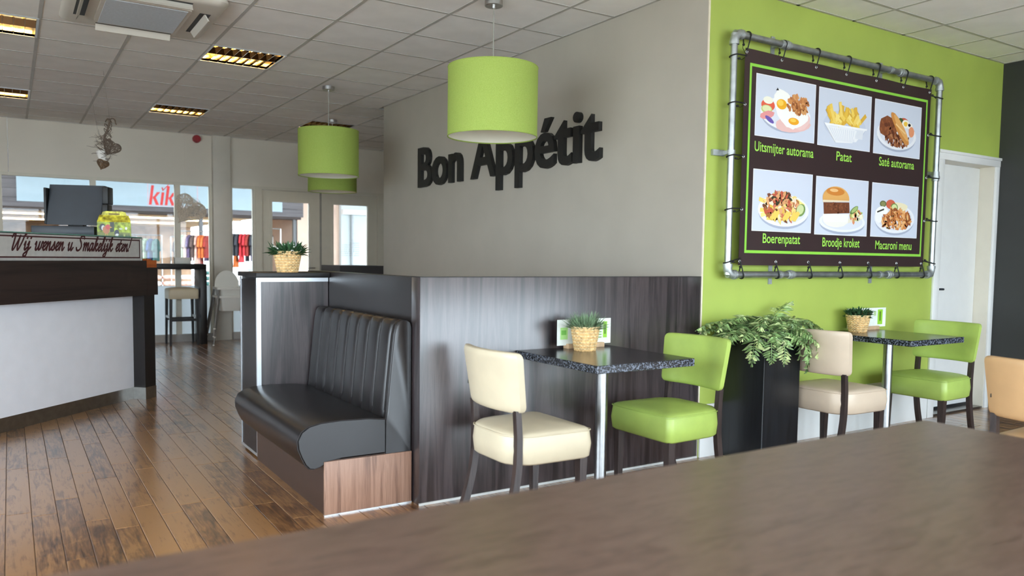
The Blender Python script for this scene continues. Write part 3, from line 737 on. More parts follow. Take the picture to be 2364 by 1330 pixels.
# ------------------------------------------------------------------ pendant lamps
def lamp(label, x, y, seam):
    t = thing('pendant_lamp', label, 'lamp', (x, y, 2.04), 0, 'lime green drum pendant lamps'); h, R_ = 0.45, 0.298
    b = MB(); n = 56; b.loft([[(R_*math.cos(2*PI*k/n), R_*math.sin(2*PI*k/n), z) for k in range(n)] for z in (0, h)], 0, False, False); b.build('shade', mt_shade, t, True)
    b = MB(); q = R_-.003; b.loft([[(q*math.cos(2*PI*k/n), q*math.sin(2*PI*k/n), z) for k in range(n)] for z in (0.004, h-.004)], 0, False, False); b.build('lining', mt_shadein, t, True)
    for z in (.0, h): b = MB(); b.tube([((R_-.001)*math.cos(2*PI*k/n), (R_-.001)*math.sin(2*PI*k/n), z) for k in range(n)], .0035, 6, closed=True); b.build('rim', mt_shade, t, True)
    b = MB()
    for k in range(3): a_ = 2*PI*k/3; b.tube([(0,0,h-.05),((R_-.004)*math.cos(a_),(R_-.004)*math.sin(a_),h-.02)], .0025, 5)
    b.tube([(0,0,h-.13),(0,0,h-.02)], .02, 12); b.build('spider', mt_steel, t)
    b = MB(); b.sphere((0,0,h-.19), .035, 8, sq=(1,1,1.25)); b.build('bulb', plain('opal_bulb', (236,232,220), .3), t, True)
    b = MB(); b.tube([(0,0,h-.05),(0,0,2.925-2.04-.03)], .0042, 8); b.build('cord', plain('clear_grey_cord', (150,148,140), .4), t, True)
    b = MB(); b.lathe([(0,.848),(.055,.848),(.06,.852),(.06,.884),(0,.884)], n=28); b.lathe([(.012,.835),(.012,.85)], n=12, cap=True); b.build('ceiling_rose', mt_steel, t, 30)
    if seam is not None:
        b = MB(); rr_ = R_+.0012
        b.loft([[(rr_*math.cos(a_), rr_*math.sin(a_), z) for a_ in (seam-.012, seam+.012)] for z in (.002, h-.002)], 0, False, False, False); b.build('seam', mt_shade, t)
    return t
lamp('nearest and largest looking lime green drum lamp, in front of the lettering', -0.887, 1.059, None)
lamp('lime green drum lamp with a vertical seam, left of the lettering', -0.887, 4.25, math.radians(-100))
lamp('furthest lime green drum lamp, half hidden behind another lamp', -0.19, 6.09, None)

# ------------------------------------------------------------------ louvred ceiling lights
mt_tube = emit('warm_fluorescent_tube', (255,214,140), 8.0)
mt_lens = plain('gold_tinted_reflector', (176,160,130), 0.10, 1.0, var=.03)
def luminaire(i, j, label):
    x0, y0 = OX+0.6*i, OY+0.6*j
    t = thing('louvre_light', label, 'ceiling light', (x0+.3, y0+.3, HC), 0, 'square louvred ceiling lights')
    b = MB()
    for lo, hi in (((-.3,-.3),(.3,-.284)), ((-.3,.284),(.3,.3)), ((-.3,-.284),(-.284,.284)), ((.284,-.284),(.3,.284))): b.box((lo[0],lo[1],-.003),(hi[0],hi[1],.02))
    b.build('frame', mt_alu, t)
    b = MB(); b.loft([[(-.284,-.284,.0),(.284,-.284,.0),(.284,.284,.0),(-.284,.284,.0)], [(-.284,-.284,.095),(.284,-.284,.095),(.284,.284,.095),(-.284,.284,.095)]], cap0=False); b.build('housing', mt_lens, t)
    for k in (-1, 1): MB().tube([(-.27, k*.14, .066), (.27, k*.14, .066)], .013, 10).build('fluorescent_tube', mt_tube, t, True)
    for k in (-1, 0, 1):
        b = MB(); yy = k*.142 if k else 0
        if k == 0: b.prism([(-.03,.05),(-.004,.001),(.004,.001),(.03,.05)], 'x', -.284, .284)
        else: continue
        b.build('centre_reflector', mt_lens, t)
    for k in range(7):
        xx = -.284+.568*(k+1)/8
        for s in (-1, 1):
            b = MB(); y0_, y1_ = (.012, .283) if s > 0 else (-.283, -.012)
            b.prism([(xx-.010,.046),(xx-.0015,.002),(xx+.0015,.002),(xx+.010,.046)], 'y', y0_, y1_); b.build('louvre_blade', mt_lens, t)
    return t
luminaire(1, 2, 'square louvred ceiling light between the air conditioner and the pendant lamps')
luminaire(1, 7, 'louvred ceiling light beyond the hanging heart, above the shop window')
luminaire(4, 7, 'louvred ceiling light just above the middle pendant lamp')
luminaire(-2, 2, 'louvred ceiling light cut off at the top left corner, beside the air conditioner')
luminaire(-2, 7, 'small louvred ceiling light at the far left edge')

# ------------------------------------------------------------------ air conditioner cassette
ac = thing('air_conditioner', 'cream ceiling cassette air conditioner with open flaps', 'air conditioner', (-2.805, 2.575, HC))
hx, hy = .475, .525
b = MB(); b.loft([[(p_[0], p_[1], z) for p_ in rr(-hx+q, hx-q, -hy+q, hy-q, .07-q*.3, 5)] for z, q in ((-.001, 0), (-.018, .0), (-.035, .02), (-.042, .05))], cap0=False); b.build('panel', mt_acw, ac, 50)
b = MB(); b.loft([[(p_[0], p_[1], z) for p_ in rr(-.27, .27, -.33, .33, .03, 4)] for z in (-.042, -.060)]); b.build('grille_frame', mt_acw, ac, 30)
bx('intake_grille', (-.245, -.305, -.064), (.245, .305, -.0601), mt_grille, ac)
for s in (-1, 1):
    bx('air_slot', (s*.365-.035, -.26, -.0445), (s*.365+.035, .26, -.0421), mt_black, ac)
    b = MB(); b.prism([(s*.365-.006, -.0446), (s*.365+.004, -.0446), (s*.365+.028*s, -.085), (s*.365+.020*s, -.085)], 'y', -.25, .25); b.build('air_flap', mt_acw, ac)
    bx('air_slot', (-.25, s*.425-.032, -.0445), (.25, s*.425+.032, -.0421), mt_black, ac)
    b = MB(); b.prism([(s*.425-.006, -.0446), (s*.425+.004, -.0446), (s*.425+.028*s, -.085), (s*.425+.020*s, -.085)], 'x', -.25, .25); b.build('air_flap', mt_acw, ac)

# ------------------------------------------------------------------ wicker hearts
def heart_pt(t_):
    return Vector((16*math.sin(t_)**3, 0, 13*math.cos(t_)-5*math.cos(2*t_)-2*math.cos(3*t_)-math.cos(4*t_)))/17
def inside(x_, z_):
    x_ *= 17; z_ *= 17
    X_ = x_/13.5; Z_ = (z_+2.0)/13.0
    return (X_*X_+Z_*Z_-1)**3 - X_*X_*Z_**3 <= 0
def wicker_heart(b, size, n, r, depth, rg, M_):
    for q in (-1, 1):
        for s_ in (1, .96, .92): b.tube([M_ @ (heart_pt(2*PI*k/36)*size*s_+Vector((0, q*depth*.25*rg.random(), 0))) for k in range(36)], r*1.3, 5, closed=True)
    c = 0
    while c < n:
        a_ = heart_pt(rg.random()*2*PI); d_ = heart_pt(rg.random()*2*PI)
        mid = (a_+d_)/2
        if not inside(mid.x, mid.z) or (a_-d_).length < .5: continue
        bul = depth*(rg.random()-.5)*1.2
        mid = mid*1.0+Vector((rg.uniform(-.12,.12), 0, rg.uniform(-.12,.12)))
        pts = catmull([a_*size*.97, mid*size+Vector((0,bul,0)), d_*size*.97], 4)
        b.tube([M_ @ p_ for p_ in pts], r, 4, cap=False); c += 1
wh = thing('wicker_heart', 'large whitewashed wicker heart hanging at the shop window', 'decoration', (-1.49, 8.24, 1.86))
b = MB(); wicker_heart(b, 0.235, 240, .0026, .05, random.Random(5), Matrix.Rotation(math.radians(36), 4, 'Y')); b.build('woven_strands', mt_twigw, wh)
MB().tube([(-.05,0,.17),(-.05,.0,2.9243-1.86)], .0012, 4).build('thread', mt_twigw, wh)
hd = thing('hanging_decoration', 'bundle of grey twigs with small wicker hearts hanging from the ceiling', 'decoration', (-2.84, 4.83, 1.99))
rg = random.Random(11)
b = MB(); wicker_heart(b, .085, 110, .0022, .035, rg, Matrix.Translation((.055,0,.235)) @ Matrix.Rotation(math.radians(28), 4, 'Y')); b.build('wicker_heart', mt_twig, hd)
b = MB(); wicker_heart(b, .055, 80, .0022, .04, rg, Matrix.Translation((-.02,0,.075)) @ Matrix.Rotation(math.radians(18), 4, 'Y')); b.build('bark_heart', plain('brown_bark', (96,74,52), .8, var=.3, scale=50), hd)
b = MB(); b.loft([[(-.02+.035*s_*math.cos(2*PI*k/14)+(s_-1)*-.05, .02+.02*s_*math.sin(2*PI*k/14), z) for k in range(14)] for z, s_ in ((.10,.8),(.15,1.1),(.19,1.2),(.22,.8))]); b.build('cloth_cone', plain('white_gauze', (214,210,204), .8), hd, True)
b = MB()
for k in range(52):
    a_ = rg.uniform(0, 2*PI); st = Vector((rg.uniform(-.05,.03), rg.uniform(-.02,.02), rg.uniform(.10,.34)))
    dv = Vector((math.cos(a_)*.9-.35, math.sin(a_)*.4, rg.uniform(-.3,.9))).normalized()
    P = [st]
    for _ in range(4): P.append(P[-1]+dv*rg.uniform(.016,.034)); dv = (dv+Vector((rg.uniform(-.5,.5), rg.uniform(-.4,.4), rg.uniform(-.5,.5)))).normalized()
    b.tube(P, [.003,.0026,.002,.0016,.001], 4)
spine = [(.01,0,.27),(.0,0,.33),(.02,0,.38),(.035,0,.43),(.045,0,.47),(.04,0,.50)]
b.tube(catmull(spine, 4), .010, 6)
for q in range(5):
    b.tube([(.02+.03*math.cos(a_+q)+.02*q*.2, .02*math.sin(a_), .30+.045*q+.02*math.sin(a_*2)) for a_ in [2*PI*k/12 for k in range(12)]], .004, 4, closed=True)
b.tube(catmull([(.04,0,.49),(.07,0,.505),(.09,0,.49),(.095,0,.46),(.105,0,.455)], 4), [.006]*17, 5)
b.build('twigs', mt_twig, hd)
b = MB(); b.tube([(.045,0,.49),(.0,0,2.925-1.99)], .0011, 4); b.tube([(-.05,.0,.34),(-.03,1.0,2.924-1.99)], .0011, 4); b.build('thread', mt_seam, hd)

# fire alarm sounder
al = thing('fire_alarm', 'round red fire alarm sounder under the ceiling', 'alarm', (-1.35, YB, 2.86))
b = MB()
for r0, r1, y0, y1 in ((.055,.055,0,-.03),(.05,.046,-.03,-.075)): b.loft([[(r_*math.cos(2*PI*k/24), y_, r_*math.sin(2*PI*k/24)) for k in range(24)] for r_, y_ in ((r0,y0),(r1,y1))])
b.build('sounder', mt_red, al, 40); MB().loft([[(.052*math.cos(2*PI*k/24), y_, .052*math.sin(2*PI*k/24)) for k in range(24)] for y_ in (-.0002, -.0)]).build('wall_plate', mt_red, al)

# ------------------------------------------------------------------ basket plants
def basket(t, R0, R1, h, mats):
    rows, nst = 15, 20
    for k, mt_ in enumerate(mats):
        b = MB()
        for i in range(k, rows, len(mats)):
            q = (i+.5)/rows; R_ = R0+(R1-R0)*q
            b.tube([((R_+.0028*math.sin(nst*a_/1+PI*i))*math.cos(a_), (R_+.0028*math.sin(nst*a_+PI*i))*math.sin(a_), h*q) for a_ in [2*PI*m_/100 for m_ in range(100)]], h/rows*.56, 5, closed=True)
        b.build('weave_band', mt_, t, True)
    b = MB()
    for k in range(2*nst):
        a_ = 2*PI*(k+.5)/(2*nst); b.tube([(R0*math.cos(a_), R0*math.sin(a_), 0), (R1*math.cos(a_), R1*math.sin(a_), h)], .0026, 4)
    b.lathe([(0,.002),(R0,.002)], n=24); b.build('stakes', mats[0], t)
    b = MB(); b.tube([(R1*math.cos(a_), R1*math.sin(a_), h-.002) for a_ in [2*PI*m_/48 for m_ in range(48)]], .0055, 6, closed=True); b.build('rim', mats[-1], t, True)
    b = MB(); b.lathe([(0, h-.018), (R1-.006, h-.018)], n=24); b.build('soil', mt_soil, t)
def leafblade(b, base, dr, L, w, droop, mi=0, seg=4, rg=random):
    dr = Vector(dr).normalized(); side = dr.cross(Vector((0,0,1)))
    side = side.normalized() if side.length > .05 else Vector((1,0,0)); rot = Matrix.Rotation(rg.uniform(-.8,.8), 3, dr); side = rot @ side
    p = Vector(base); vs = []
    for i in range(seg+1):
        q = i/seg; ww = w*math.sin(PI*min(1, .12+.88*q))**.8 if i < seg else 0.0
        vs += [p-side*ww/2, p+side*ww/2]; p = p+dr*L/seg; dr = (dr+Vector((0,0,-droop/seg))).normalized()
    b.add(vs, [(2*i, 2*i+1, 2*i+3, 2*i+2) for i in range(seg)], mi)
def plant(label, loc, R0, R1, h, kind, seed):
    rg = random.Random(seed)
    t = thing('potted_plant', label, 'plant', loc, 0, 'small plants in woven baskets'); basket(t, R0, R1, h, (mt_wicker, mt_wicker2))
    b = MB()
    if kind == 'grass':
        for _ in range(560):
            a_, r_ = rg.uniform(0,2*PI), R1*.8*math.sqrt(rg.random()); el = rg.uniform(.35,1.5)
            leafblade(b, (r_*math.cos(a_), r_*math.sin(a_), h-.02), (math.cos(a_)*math.cos(el), math.sin(a_)*math.cos(el), math.sin(el)), rg.uniform(.055,.11), rg.uniform(.003,.006), rg.uniform(.0,.9), rg=rg)
        b.build('foliage', mt_leafg, t)
    elif kind == 'flower':
        for _ in range(260):
            a_, r_ = rg.uniform(0,2*PI), R1*.9*math.sqrt(rg.random()); el = rg.uniform(.15,1.4)
            leafblade(b, (r_*math.cos(a_), r_*math.sin(a_), h-.02), (math.cos(a_)*math.cos(el), math.sin(a_)*math.cos(el), math.sin(el)), rg.uniform(.05,.10), rg.uniform(.010,.018), rg.uniform(.2,1.0), rg=rg)
        b.build('foliage', mt_leafd, t)
        b = MB()
        for _ in range(26):
            a_, r_ = rg.uniform(0,2*PI), R1*1.05*math.sqrt(rg.random()); c_ = (r_*math.cos(a_), r_*math.sin(a_), h+rg.uniform(.0,.05)); b.sphere(c_, rg.uniform(.007,.012), 4, sq=(1,1,.7))
        b.build('blossoms', mt_petal, t)
    else:
        for _ in range(420):
            a_, r_ = rg.uniform(0,2*PI), R1*.9*math.sqrt(rg.random()); el = rg.uniform(.1,1.4); zz = h-.02+rg.uniform(0,.05)
            leafblade(b, (r_*math.cos(a_)*1.05, r_*math.sin(a_)*1.05, zz), (math.cos(a_)*math.cos(el), math.sin(a_)*math.cos(el), math.sin(el)), rg.uniform(.02,.045), rg.uniform(.008,.014), rg.uniform(.1,.8), rg=rg)
        b.build('foliage', mt_leafd, t)
    return t
plant('grey green grassy plant in a woven basket on the granite table by the dark partition', (-1.03, -0.165, 0.7502), .052, .074, .128, 'grass', 1)
plant('dark leafy plant in a woven basket on the table at the green wall', (1.415, -0.135, 0.7502), .055, .078, .118, 'leafy', 2)
plant('white flowering plant in a woven basket on the divider cabinet behind the booth', (-2.145, 1.44, 1.131), .058, .083, .130, 'flower', 3)

# menu card holders
def menu(label, x, y, w, rz, prints):
    t = thing('menu_holder', label, 'menu', (x, y, 0.7502), rz, 'menu cards in wooden blocks')
    b = MB(); b.rbox((-.125,-.024,0),(.125,.024,.026),.002); b.build('wood_block', mt_oak, t)
    bx('card', (-w/2, -.0015, .018), (w/2, .0015, .158), plain('white_card', (232,238,232), .35), t)
    for sd in (-1, 1):
        p = Flat(lambda u, v_, n_: (u, -.0018-.00006*n_, v_))
        for pts, col in prints:
            if (pts[0][0]+pts[1][0] > .06) == (sd > 0): p.poly(pts, col)
        p.build('card_print', mt_print, t)
    return t
def rect(x0, z0, x1, z1): return [(x0,z0),(x1,z0),(x1,z1),(x0,z1)]
menu('white menu card in a wooden block behind the grassy basket plant', -0.95, -0.055, .37, 0,
     [(rect(-.165,.05,-.115,.115),(176,224,140)), (rect(-.158,.075,-.125,.10),(120,190,90)), (rect(.085,.035,.165,.145),(226,240,214)), (rect(.13,.05,.158,.14),(150,206,60)), (rect(.137,.07,.151,.125),(90,140,40)), (rect(.09,.05,.12,.056),(120,160,90)), (rect(.09,.065,.12,.071),(120,160,90)), (rect(.09,.08,.12,.086),(120,160,90))])
menu('white menu card in a wooden block beside the leafy basket plant at the green wall', 1.64, -0.055, .46, 0,
     [(rect(-.06,.04,.02,.14),(150,100,50)), (rect(-.05,.06,-.02,.10),(214,170,90)), (rect(-.01,.09,.01,.12),(230,205,150)), (rect(.0,.05,.018,.075),(110,50,30)), (rect(.13,.035,.19,.145),(150,206,60)), (rect(.15,.06,.17,.13),(90,130,40)), (rect(.08,.10,.11,.135),(180,205,150))])

# ------------------------------------------------------------------ planter and fern
pt = thing('planter', 'tall square black wooden planter between the chairs', 'planter', (0.36, -0.175, 0))
b = MB()
b.loft([[(p_[0], p_[1], z) for p_ in rr(-.168, .168, -.168, .168, .004, 2)] for z in (0, .83)], cap1=False)
b.loft([[(p_[0], p_[1], z) for p_ in rr(-.148, .148, -.148, .148, .004, 2)] for z in (.80, .83)], cap0=True, cap1=False)
b.loft([[(p_[0], p_[1], .83) for p_ in rr(-.168, .168, -.168, .168, .004, 2)], [(p_[0], p_[1], .83) for p_ in rr(-.148, .148, -.148, .148, .004, 2)]], cap0=False, cap1=False)
b.build('planter_box', mt_planter, pt); bx('soil', (-.147,-.147,.78),(.147,.147,.802), mt_soil, pt)
fe = thing('fern', 'bushy green fern spilling over the black planter', 'plant', (0.36, -0.175, 0.80))
rg = random.Random(21)
mt_leaff2 = plain('fern_leaf_light', (164,178,122), .5, var=.3, scale=30)
def frond(az, L, rise, droop):
    b = MB(); n = 21; p_ = Vector((0.05*math.cos(az), 0.05*math.sin(az), 0.0)); el = rise; P = []
    for i in range(n+1):
        P.append(p_.copy()); stp = L/n
        p_ = p_+Vector((math.cos(az)*math.cos(el), math.sin(az)*math.cos(el), math.sin(el)))*stp; el -= droop/n
        if p_.y > .10: p_.y = .10
    b.tube(P, [.003]*(n)+[.001], 4)
    for i in range(1, n+1):
        q = i/n; t_ = (P[i]-P[i-1]).normalized(); sd = t_.cross(Vector((0,0,1))); sd = sd.normalized() if sd.length > .1 else Vector((math.sin(az), -math.cos(az), 0)); nn = sd.cross(t_)
        LL = .088*(math.sin(PI*min(1,.18+.80*q)))**.8*rg.uniform(.8,1.15)
        for s in (-1, 1):
            d_ = (sd*s*1.0+t_*.45+nn*rg.uniform(-.5,.25)).normalized(); base = P[i]-t_*(L/n)*.5*rg.random()
            wv = t_*(L/n)*.60+nn*rg.uniform(-.006,.006)
            tip = base+d_*LL; m1_ = base+d_*LL*.35; m2_ = base+d_*LL*.72; cu = nn*(-.012*rg.random()-.003)
            b.add([base, m1_+wv*.9+nn*.003, m2_+wv*.62+cu*.5, tip+cu, m2_-wv*.62+cu*.5, m1_-wv*.9+nn*.003], [(0,1,2),(0,2,4,5),(2,3,4)], rg.choice((0,0,1)))
    b.build('frond', [mt_leaff, mt_leaff2], fe)
for k in range(76):
    az = 2*PI*k/76+rg.uniform(-.12,.12); fy = math.sin(az); cx_ = math.cos(az)
    L = (.22+.22*max(0, cx_)**.7+.24*max(0, -cx_))*rg.uniform(.85,1.15)*(1.0 if fy < .3 else .75)
    frond(az, L, rg.uniform(.25,.85), rg.uniform(1.7,2.7) if cx_ > .4 else (rg.uniform(.7,1.5) if cx_ < -.4 else rg.uniform(.9,1.6)))
for k in range(34): frond(rg.uniform(0, 2*PI), rg.uniform(.14,.24), rg.uniform(.3,.9), rg.uniform(.8,2.0))
for az, L in ((-1.9,.36),(-1.2,.40),(-0.75,.46),(-2.2,.34)): frond(az, L, .45, 2.5)
frond(0.15, .36, .85, .7)

# ------------------------------------------------------------------ pipe frame and banner
pf = thing('pipe_frame', 'galvanised pipe frame fixed to the green wall', 'frame', (0, -0.08, 0))
PX0, PX1, PZ0, PZ1, PR = 0.14, 2.405, 1.152, 2.622, 0.0212
for a_, c_ in (((PX0,PZ0),(PX1,PZ0)), ((PX0,PZ1),(PX1,PZ1)), ((PX0,PZ0),(PX0,PZ1)), ((PX1,PZ0),(PX1,PZ1))):
    MB().tube([(a_[0],0,a_[1]),(c_[0],0,c_[1])], PR, 20).build('pipe', mt_galv, pf, True)
for cx_, cz_, dx, dz in ((PX0,PZ0,1,1),(PX1,PZ0,-1,1),(PX0,PZ1,1,-1),(PX1,PZ1,-1,-1)):
    b = MB(); A = .058; P = [(cx_+dx*A,0,cz_),(cx_+dx*.045,0,cz_)]
    for k in range(1, 8):
        th = PI/2*k/8; P.append((cx_+dx*(.045-.045*math.sin(th)), 0, cz_+dz*(.045-.045*math.cos(th))))
    P += [(cx_,0,cz_+dz*.045),(cx_,0,cz_+dz*A)]
    b.tube(P, .0275, 18)
    b.tube([(cx_+dx*(A-.012),0,cz_),(cx_+dx*(A+.010),0,cz_)], .0305, 18); b.tube([(cx_,0,cz_+dz*(A-.012)),(cx_,0,cz_+dz*(A+.010))], .0305, 18)
    b.build('elbow', mt_fit, pf, 40)
for x_, z_, v_ in ((.62,PZ1,0),(1.895,PZ1,0),(.735,PZ0,0),(1.845,PZ0,0),(PX1,1.90,1)):
    d_ = Vector((0,0,1)) if v_ else Vector((1,0,0)); c_ = Vector((x_,0,z_)); b = MB()
    b.tube([c_-d_*.03, c_-d_*.028, c_+d_*.028, c_+d_*.03], [.023,.027,.027,.023], 18); b.tube([c_-d_*.008, c_+d_*.008], .0305, 18); b.build('coupler', mt_fit, pf, 40)
for x_, z_, v_ in ((.58,PZ1,0),(1.76,PZ1,0),(.63,PZ0,0),(1.735,PZ0,0),(PX0,1.905,1),(PX1,1.93,1)):
    b = MB(); d_ = Vector((0,0,1)) if v_ else Vector((1,0,0)); c_ = Vector((x_,0,z_))
    b.tube([c_-d_*.012, c_+d_*.012], .0262, 18)
    if v_:
        s_ = -1 if x_ < 1 else 1
        b.box((x_-.012 if s_ > 0 else x_-.09, .06, z_-.018), (x_+.09 if s_ > 0 else x_+.012, .0798, z_+.018)); b.box((x_-.01,.0,z_-.012),(x_+.01,.07,z_+.012))
    else: b.box((x_-.017, .072, z_-.065), (x_+.017, .0798, z_+.065)); b.box((x_-.012,.0,z_-.01),(x_+.012,.075,z_+.01))
    b.build('wall_bracket', mt_fit, pf)
BX0, BX1, BZ0, BZ1 = 0.236, 2.288, 1.212, 2.548
def yb(x_, z_):
    w_ = max(0, (1.285-z_)/.073, (z_-2.467)/.081); return 0.005*w_*math.sin(x_*9.3+(2 if z_ > 2 else 0))
bn = thing('menu_banner', 'brown vinyl banner with six dish photographs laced into the pipe frame', 'banner', (0, -0.082, 0))
b = MB(); nx, nz_ = 48, 32
for y_off, flip in ((0.0, 0), (0.0012, 1)):
    vs = [(BX0+(BX1-BX0)*i/nx, yb(BX0+(BX1-BX0)*i/nx, BZ0+(BZ1-BZ0)*j/nz_)+y_off, BZ0+(BZ1-BZ0)*j/nz_) for j in range(nz_+1) for i in range(nx+1)]
    b.add(vs, [(j*(nx+1)+i, j*(nx+1)+i+1, (j+1)*(nx+1)+i+1, (j+1)*(nx+1)+i) for j in range(nz_) for i in range(nx)])
b.flat = True; b.build('vinyl_sheet', mt_banner, bn, True)
bp = lambda u, v_, n_: (u, yb(u, v_)-.0007-.00006*n_, v_)
class Print(Flat):
    def grid(s, x0, z0, x1, z1, col, n=8):
        s.n += 1
        for i in range(n):
            for j in range(n):
                a_, c_ = x0+(x1-x0)*i/n, x0+(x1-x0)*(i+1)/n; d_, e_ = z0+(z1-z0)*j/n, z0+(z1-z0)*(j+1)/n
                s.add([s.P(a_,d_,s.n), s.P(c_,d_,s.n), s.P(c_,e_,s.n), s.P(a_,e_,s.n)], [(0,1,2,3)], 0, lin(col))
p = Print(bp); GL, GR, GB, GT, gw = .284, 2.250, 1.289, 2.465, .018
LG = (140,206,72)
for k in range(40):
    a_, c_ = GL+(GR-GL)*k/40, GL+(GR-GL)*(k+1)/40
    for z_ in (GB, GT-gw): p.n = 0; p.poly(rect(a_, z_, c_, z_+gw), LG)
for k in range(24):
    a_, c_ = GB+gw+(GT-GB-2*gw)*k/24, GB+gw+(GT-GB-2*gw)*(k+1)/24
    for x_ in (GL, GR-gw): p.n = 0; p.poly(rect(x_, a_, x_+gw, c_), LG)
p.build('green_border', mt_print, bn)
def dish(name, x0, z0, w, h, fn, seed):
    rg = random.Random(seed); p = Print(bp); p.grid(x0, z0, x0+w, z0+h, (236,238,242)); p.grid(x0+.004, z0+.004, x0+w-.004, z0+h-.004, (206,213,228))
    # local coordinates: u 0..1 across, v 0..1 up
    class L:
        def ell(s, cx, cy, rx, ry, col, n=20, rot=0, jit=0): p.ell(x0+cx*w, z0+cy*h, rx*w, ry*h, col, n, rot, jit, rg)
        def poly(s, pts, col): p.poly([(x0+a_*w, z0+c_*h) for a_, c_ in pts], col)
        def bar(s, a_, c_, d_, e_, wd, col): p.bar(x0+a_*w, z0+c_*h, x0+d_*w, z0+e_*h, wd*w, col)
        def scatter(s, cx, cy, rx, ry, n, size, cols, lng=1.0):
            n0_ = p.n
            for i_ in range(n):
                p.n = n0_+i_ % 16
                a_ = rg.uniform(0, 2*PI); r_ = math.sqrt(rg.random()); q = size*rg.uniform(.6,1.3)
                s.ell(cx+rx*r_*math.cos(a_), cy+ry*r_*math.sin(a_), q*lng, q, rg.choice(cols), 6, rg.uniform(0, PI), .4)
            p.n = n0_+17
        def plate(s, cx, cy, rx, ry):
            s.ell(cx, cy-.04, rx*.98, ry, (168,176,196), 32); s.ell(cx, cy, rx, ry, (232,234,240), 32); s.ell(cx, cy+.01, rx*.88, ry*.84, (218,222,232), 32)
    fn(L(), rg); p.n = min(p.n, 400); p.build(name, mt_print, bn)
def d_egg(L, rg):
    L.plate(.5,.42,.42,.27); L.ell(.62,.26,.30,.13,(232,190,186),14,.1,.15); L.ell(.78,.34,.14,.13,(236,200,196),12,.4,.15)
    L.ell(.2,.52,.11,.10,(226,98,72)); L.ell(.2,.6,.08,.06,(240,238,220)); L.ell(.18,.45,.09,.07,(196,205,130)); L.ell(.18,.46,.07,.05,(222,226,176)); L.ell(.19,.36,.11,.07,(226,150,150),10,.3,.3); L.ell(.23,.29,.08,.04,(110,90,170),10,-.4)
    L.ell(.5,.50,.24,.24,(244,244,240),18,-.8,.12); L.ell(.66,.36,.22,.14,(244,244,240),16,.2,.12); L.poly([(.27,.6),(.34,.78),(.40,.74),(.42,.6)],(244,244,240)); L.poly([(.32,.78),(.345,.83),(.37,.79)],(40,40,44))
    L.ell(.42,.57,.085,.085,(240,176,40)); L.ell(.40,.59,.05,.05,(250,205,90)); L.ell(.63,.32,.09,.06,(240,170,40)); L.ell(.62,.335,.05,.03,(250,205,90))
    L.scatter(.70,.60,.18,.15,70,.035,[(176,110,60),(206,140,84),(150,88,48),(216,160,104),(190,124,74)])
def d_fries(L, rg):
    L.ell(.5,.4,.40,.26,(196,204,222),28); L.poly([(.12,.38),(.9,.38),(.72,.14),(.30,.10)],(236,238,242)); L.poly([(.7,.36),(.86,.36),(.84,.2),(.7,.2)],(222,226,234))
    for k in range(12): L.bar(.24+k*.04,.33,.30+k*.034,.14,.008,(206,212,224))
    for _ in range(60):
        x_ = rg.uniform(.22,.78); y_ = rg.uniform(.38,.54); a_ = rg.uniform(.3,2.8); l_ = rg.uniform(.12,.24)
        L.bar(x_, y_, x_+math.cos(a_)*l_*.7, min(.80, y_+abs(math.sin(a_))*l_), .05, rg.choice([(240,206,96),(232,190,72),(246,222,130),(222,176,66)]))
    for x_, y_, d_, e_ in ((.42,.55,.38,.80),(.30,.42,.22,.66),(.66,.45,.74,.62)): L.bar(x_,y_,d_,e_,.05,(244,212,110))
    L.poly([(.10,.40),(.92,.40),(.91,.37),(.13,.36)],(244,245,248)); L.poly([(.13,.36),(.72,.34),(.64,.11),(.32,.08)],(236,238,242))
    for k in range(12): L.bar(.20+k*.042,.33,.33+k*.027,.12,.007,(208,214,226))
def d_sate(L, rg):
    L.plate(.48,.40,.42,.28); L.ell(.62,.66,.10,.08,(200,90,66)); L.ell(.55,.66,.06,.07,(70,96,50)); L.ell(.66,.63,.08,.08,(244,240,226)); L.ell(.66,.63,.045,.045,(240,196,70)); L.ell(.75,.60,.06,.06,(244,242,236)); L.ell(.74,.62,.03,.03,(30,30,30))
    L.ell(.30,.52,.20,.20,(132,76,46),18,0,.2); L.scatter(.30,.50,.17,.17,40,.035,[(124,70,44),(150,90,56),(100,54,36)]); L.scatter(.5,.30,.26,.12,80,.03,[(112,60,38),(150,92,58),(90,46,30),(176,120,80)])
    L.ell(.54,.52,.27,.11,(206,140,72),18,-.75,.05); L.ell(.56,.54,.22,.07,(226,170,100),16,-.75); L.bar(.44,.60,.66,.44,.02,(240,200,140)); L.ell(.78,.5,.06,.10,(226,150,110),10,.2,.4)
def d_boer(L, rg):
    L.plate(.52,.36,.43,.27)
    for _ in range(26): a_ = rg.uniform(-.7,.9); x_ = rg.uniform(.1,.75); y_ = rg.uniform(.2,.55); L.bar(x_,y_,x_+.16*math.cos(a_),y_+.16*math.sin(a_),.045,rg.choice([(240,214,110),(232,196,80),(246,226,140)]))
    L.scatter(.48,.42,.30,.22,170,.032,[(196,90,70),(226,170,120),(170,110,60),(236,214,130),(210,120,90),(120,70,50),(240,225,200)],1.5)
    L.scatter(.46,.56,.16,.10,40,.03,[(190,90,66),(220,160,110),(60,60,40)],1.4); L.ell(.80,.38,.085,.10,(120,150,84),16,.5); L.ell(.79,.39,.065,.08,(206,216,160),16,.5)
    for _ in range(8): x_ = rg.uniform(.3,.8); L.bar(x_,.2,x_+.08,.34,.045,(238,206,100))
